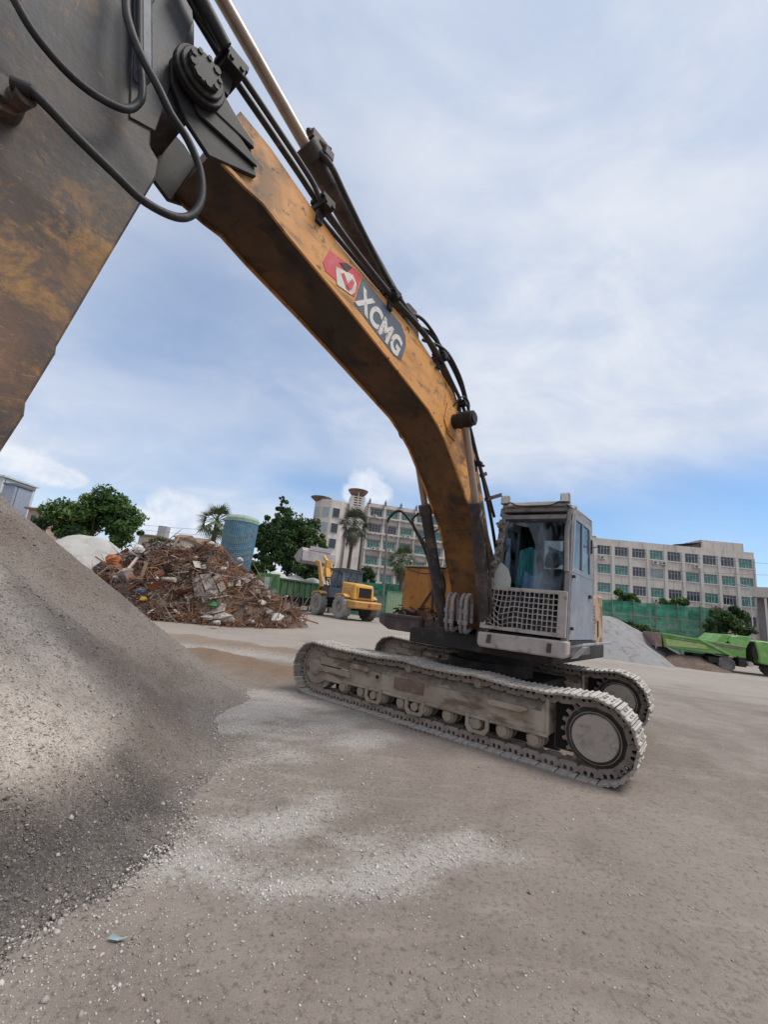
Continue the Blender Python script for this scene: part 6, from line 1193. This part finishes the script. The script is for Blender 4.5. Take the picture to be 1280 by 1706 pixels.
mb = MB(); mb.hexa([(-1.0,-.05,1.50),(1.0,-.05,1.36),(1.0,.05,1.36),(-1.0,.05,1.50),(-1.0,-.12,1.74),(.9,-.12,1.50),(.9,.05,1.50),(-1.0,.05,1.74)]); mb.build('rope_bundle', flat('tarp_mauve', (.26, .20, .19)), tb_, MG, .02)
mb = MB(); mb.beam((-1.5,-.12,1.80), (.35,-.12,.98), .07, .12); mb.beam((-1.15,-.10,1.72), (.55,-.10,.96), .05, .08); mb.build('lift_strut', LIME, tb_, MG, .01)
mb = MB(); mb.beam((-3.5,-.08,1.86), (1.15,-.08,1.58), .10, .09); mb.beam((-3.4,-.08,1.70), (-.8,-.08,1.55), .06, .05); mb.build('top_rail', LIME, tb_, MG, .01)
mb = MB(); mb.box(-3.75, -3.46, .0, 2.1, 1.05, 1.9); mb.box(-3.85, -3.75, -.02, .06, .9, 1.92); mb.build('tailgate', mat('tailgate_brown', (.22, .15, .125), (N_((.32, .27, .25), 3, .45, .7, amt=.7),), .8), tb_, MG, .02)
mb = MB(); mb.prism([(.55,1.45),(1.15,1.45),(1.55,2.22),(.95,2.24),(.1,2.02)], .0, 2.1); mb.prism([(-.6,1.6),(.0,1.55),(.5,2.22),(-.0,2.22)], .0, 2.1); mb.build('head_guard', LIME, tb_, MG, .02)
mb = MB(); mb.prism([(1.85,.72),(3.0,.62),(4.6,.62),(4.7,1.2),(4.45,1.98),(1.9,2.06),(1.72,1.95),(1.85,1.2)], 0, 2.1); cb_ = mb.build('cab', LIME, TG, MG, .06)
mb = MB(); mb.prism([(1.60,.95),(1.90,.95),(1.93,2.0),(1.72,1.95),(1.55,1.45)], .1, 2.0); mb.build('cab_back', DARK, cb_, MG, .02)
mb = MB(); mb.prism([(2.55,1.30),(4.25,1.28),(4.12,1.78),(2.55,1.80)], -.02, .02); mb.build('window', GLD, cb_, MG); mb = MB(); mb.box(3.35, 3.41, -.035, .0, 1.28, 1.80); mb.build('window_post', LIME, cb_, MG)
mb = MB(); mb.box(2.42, 2.45, -.012, .01, .75, 1.9); mb.box(2.55, 2.75, -.04, .0, 1.10, 1.15); mb.build('door_trim', DARK, cb_, MG)
mb = MB(); mb.prism(circ(1.35,.62,.14,12), -.06, .3); mb.build('air_tank', flat('air_tank_pale', (.40, .38, .36)), TG, MG)

# small litter
q = at(195, 1563, 2.51); mb = MB(); mb.add([(q.x-.05,q.y,.012),(q.x+.01,q.y-.012,.016),(q.x+.05,q.y+.01,.022),(q.x+.01,q.y+.016,.012),(q.x-.03,q.y+.012,.028)], [(0,1,3,4),(1,2,3)]); 
o = mb.build('plastic_scrap', flat('scrap_turquoise', (.36, .47, .48)), None, Matrix.Translation((0,0,gz(q.x,q.y)))); tag(o, 'small turquoise plastic scrap on the dirt in the foreground', 'plastic scrap')
for o in bpy.data.objects: o.data and o.type == 'MESH'
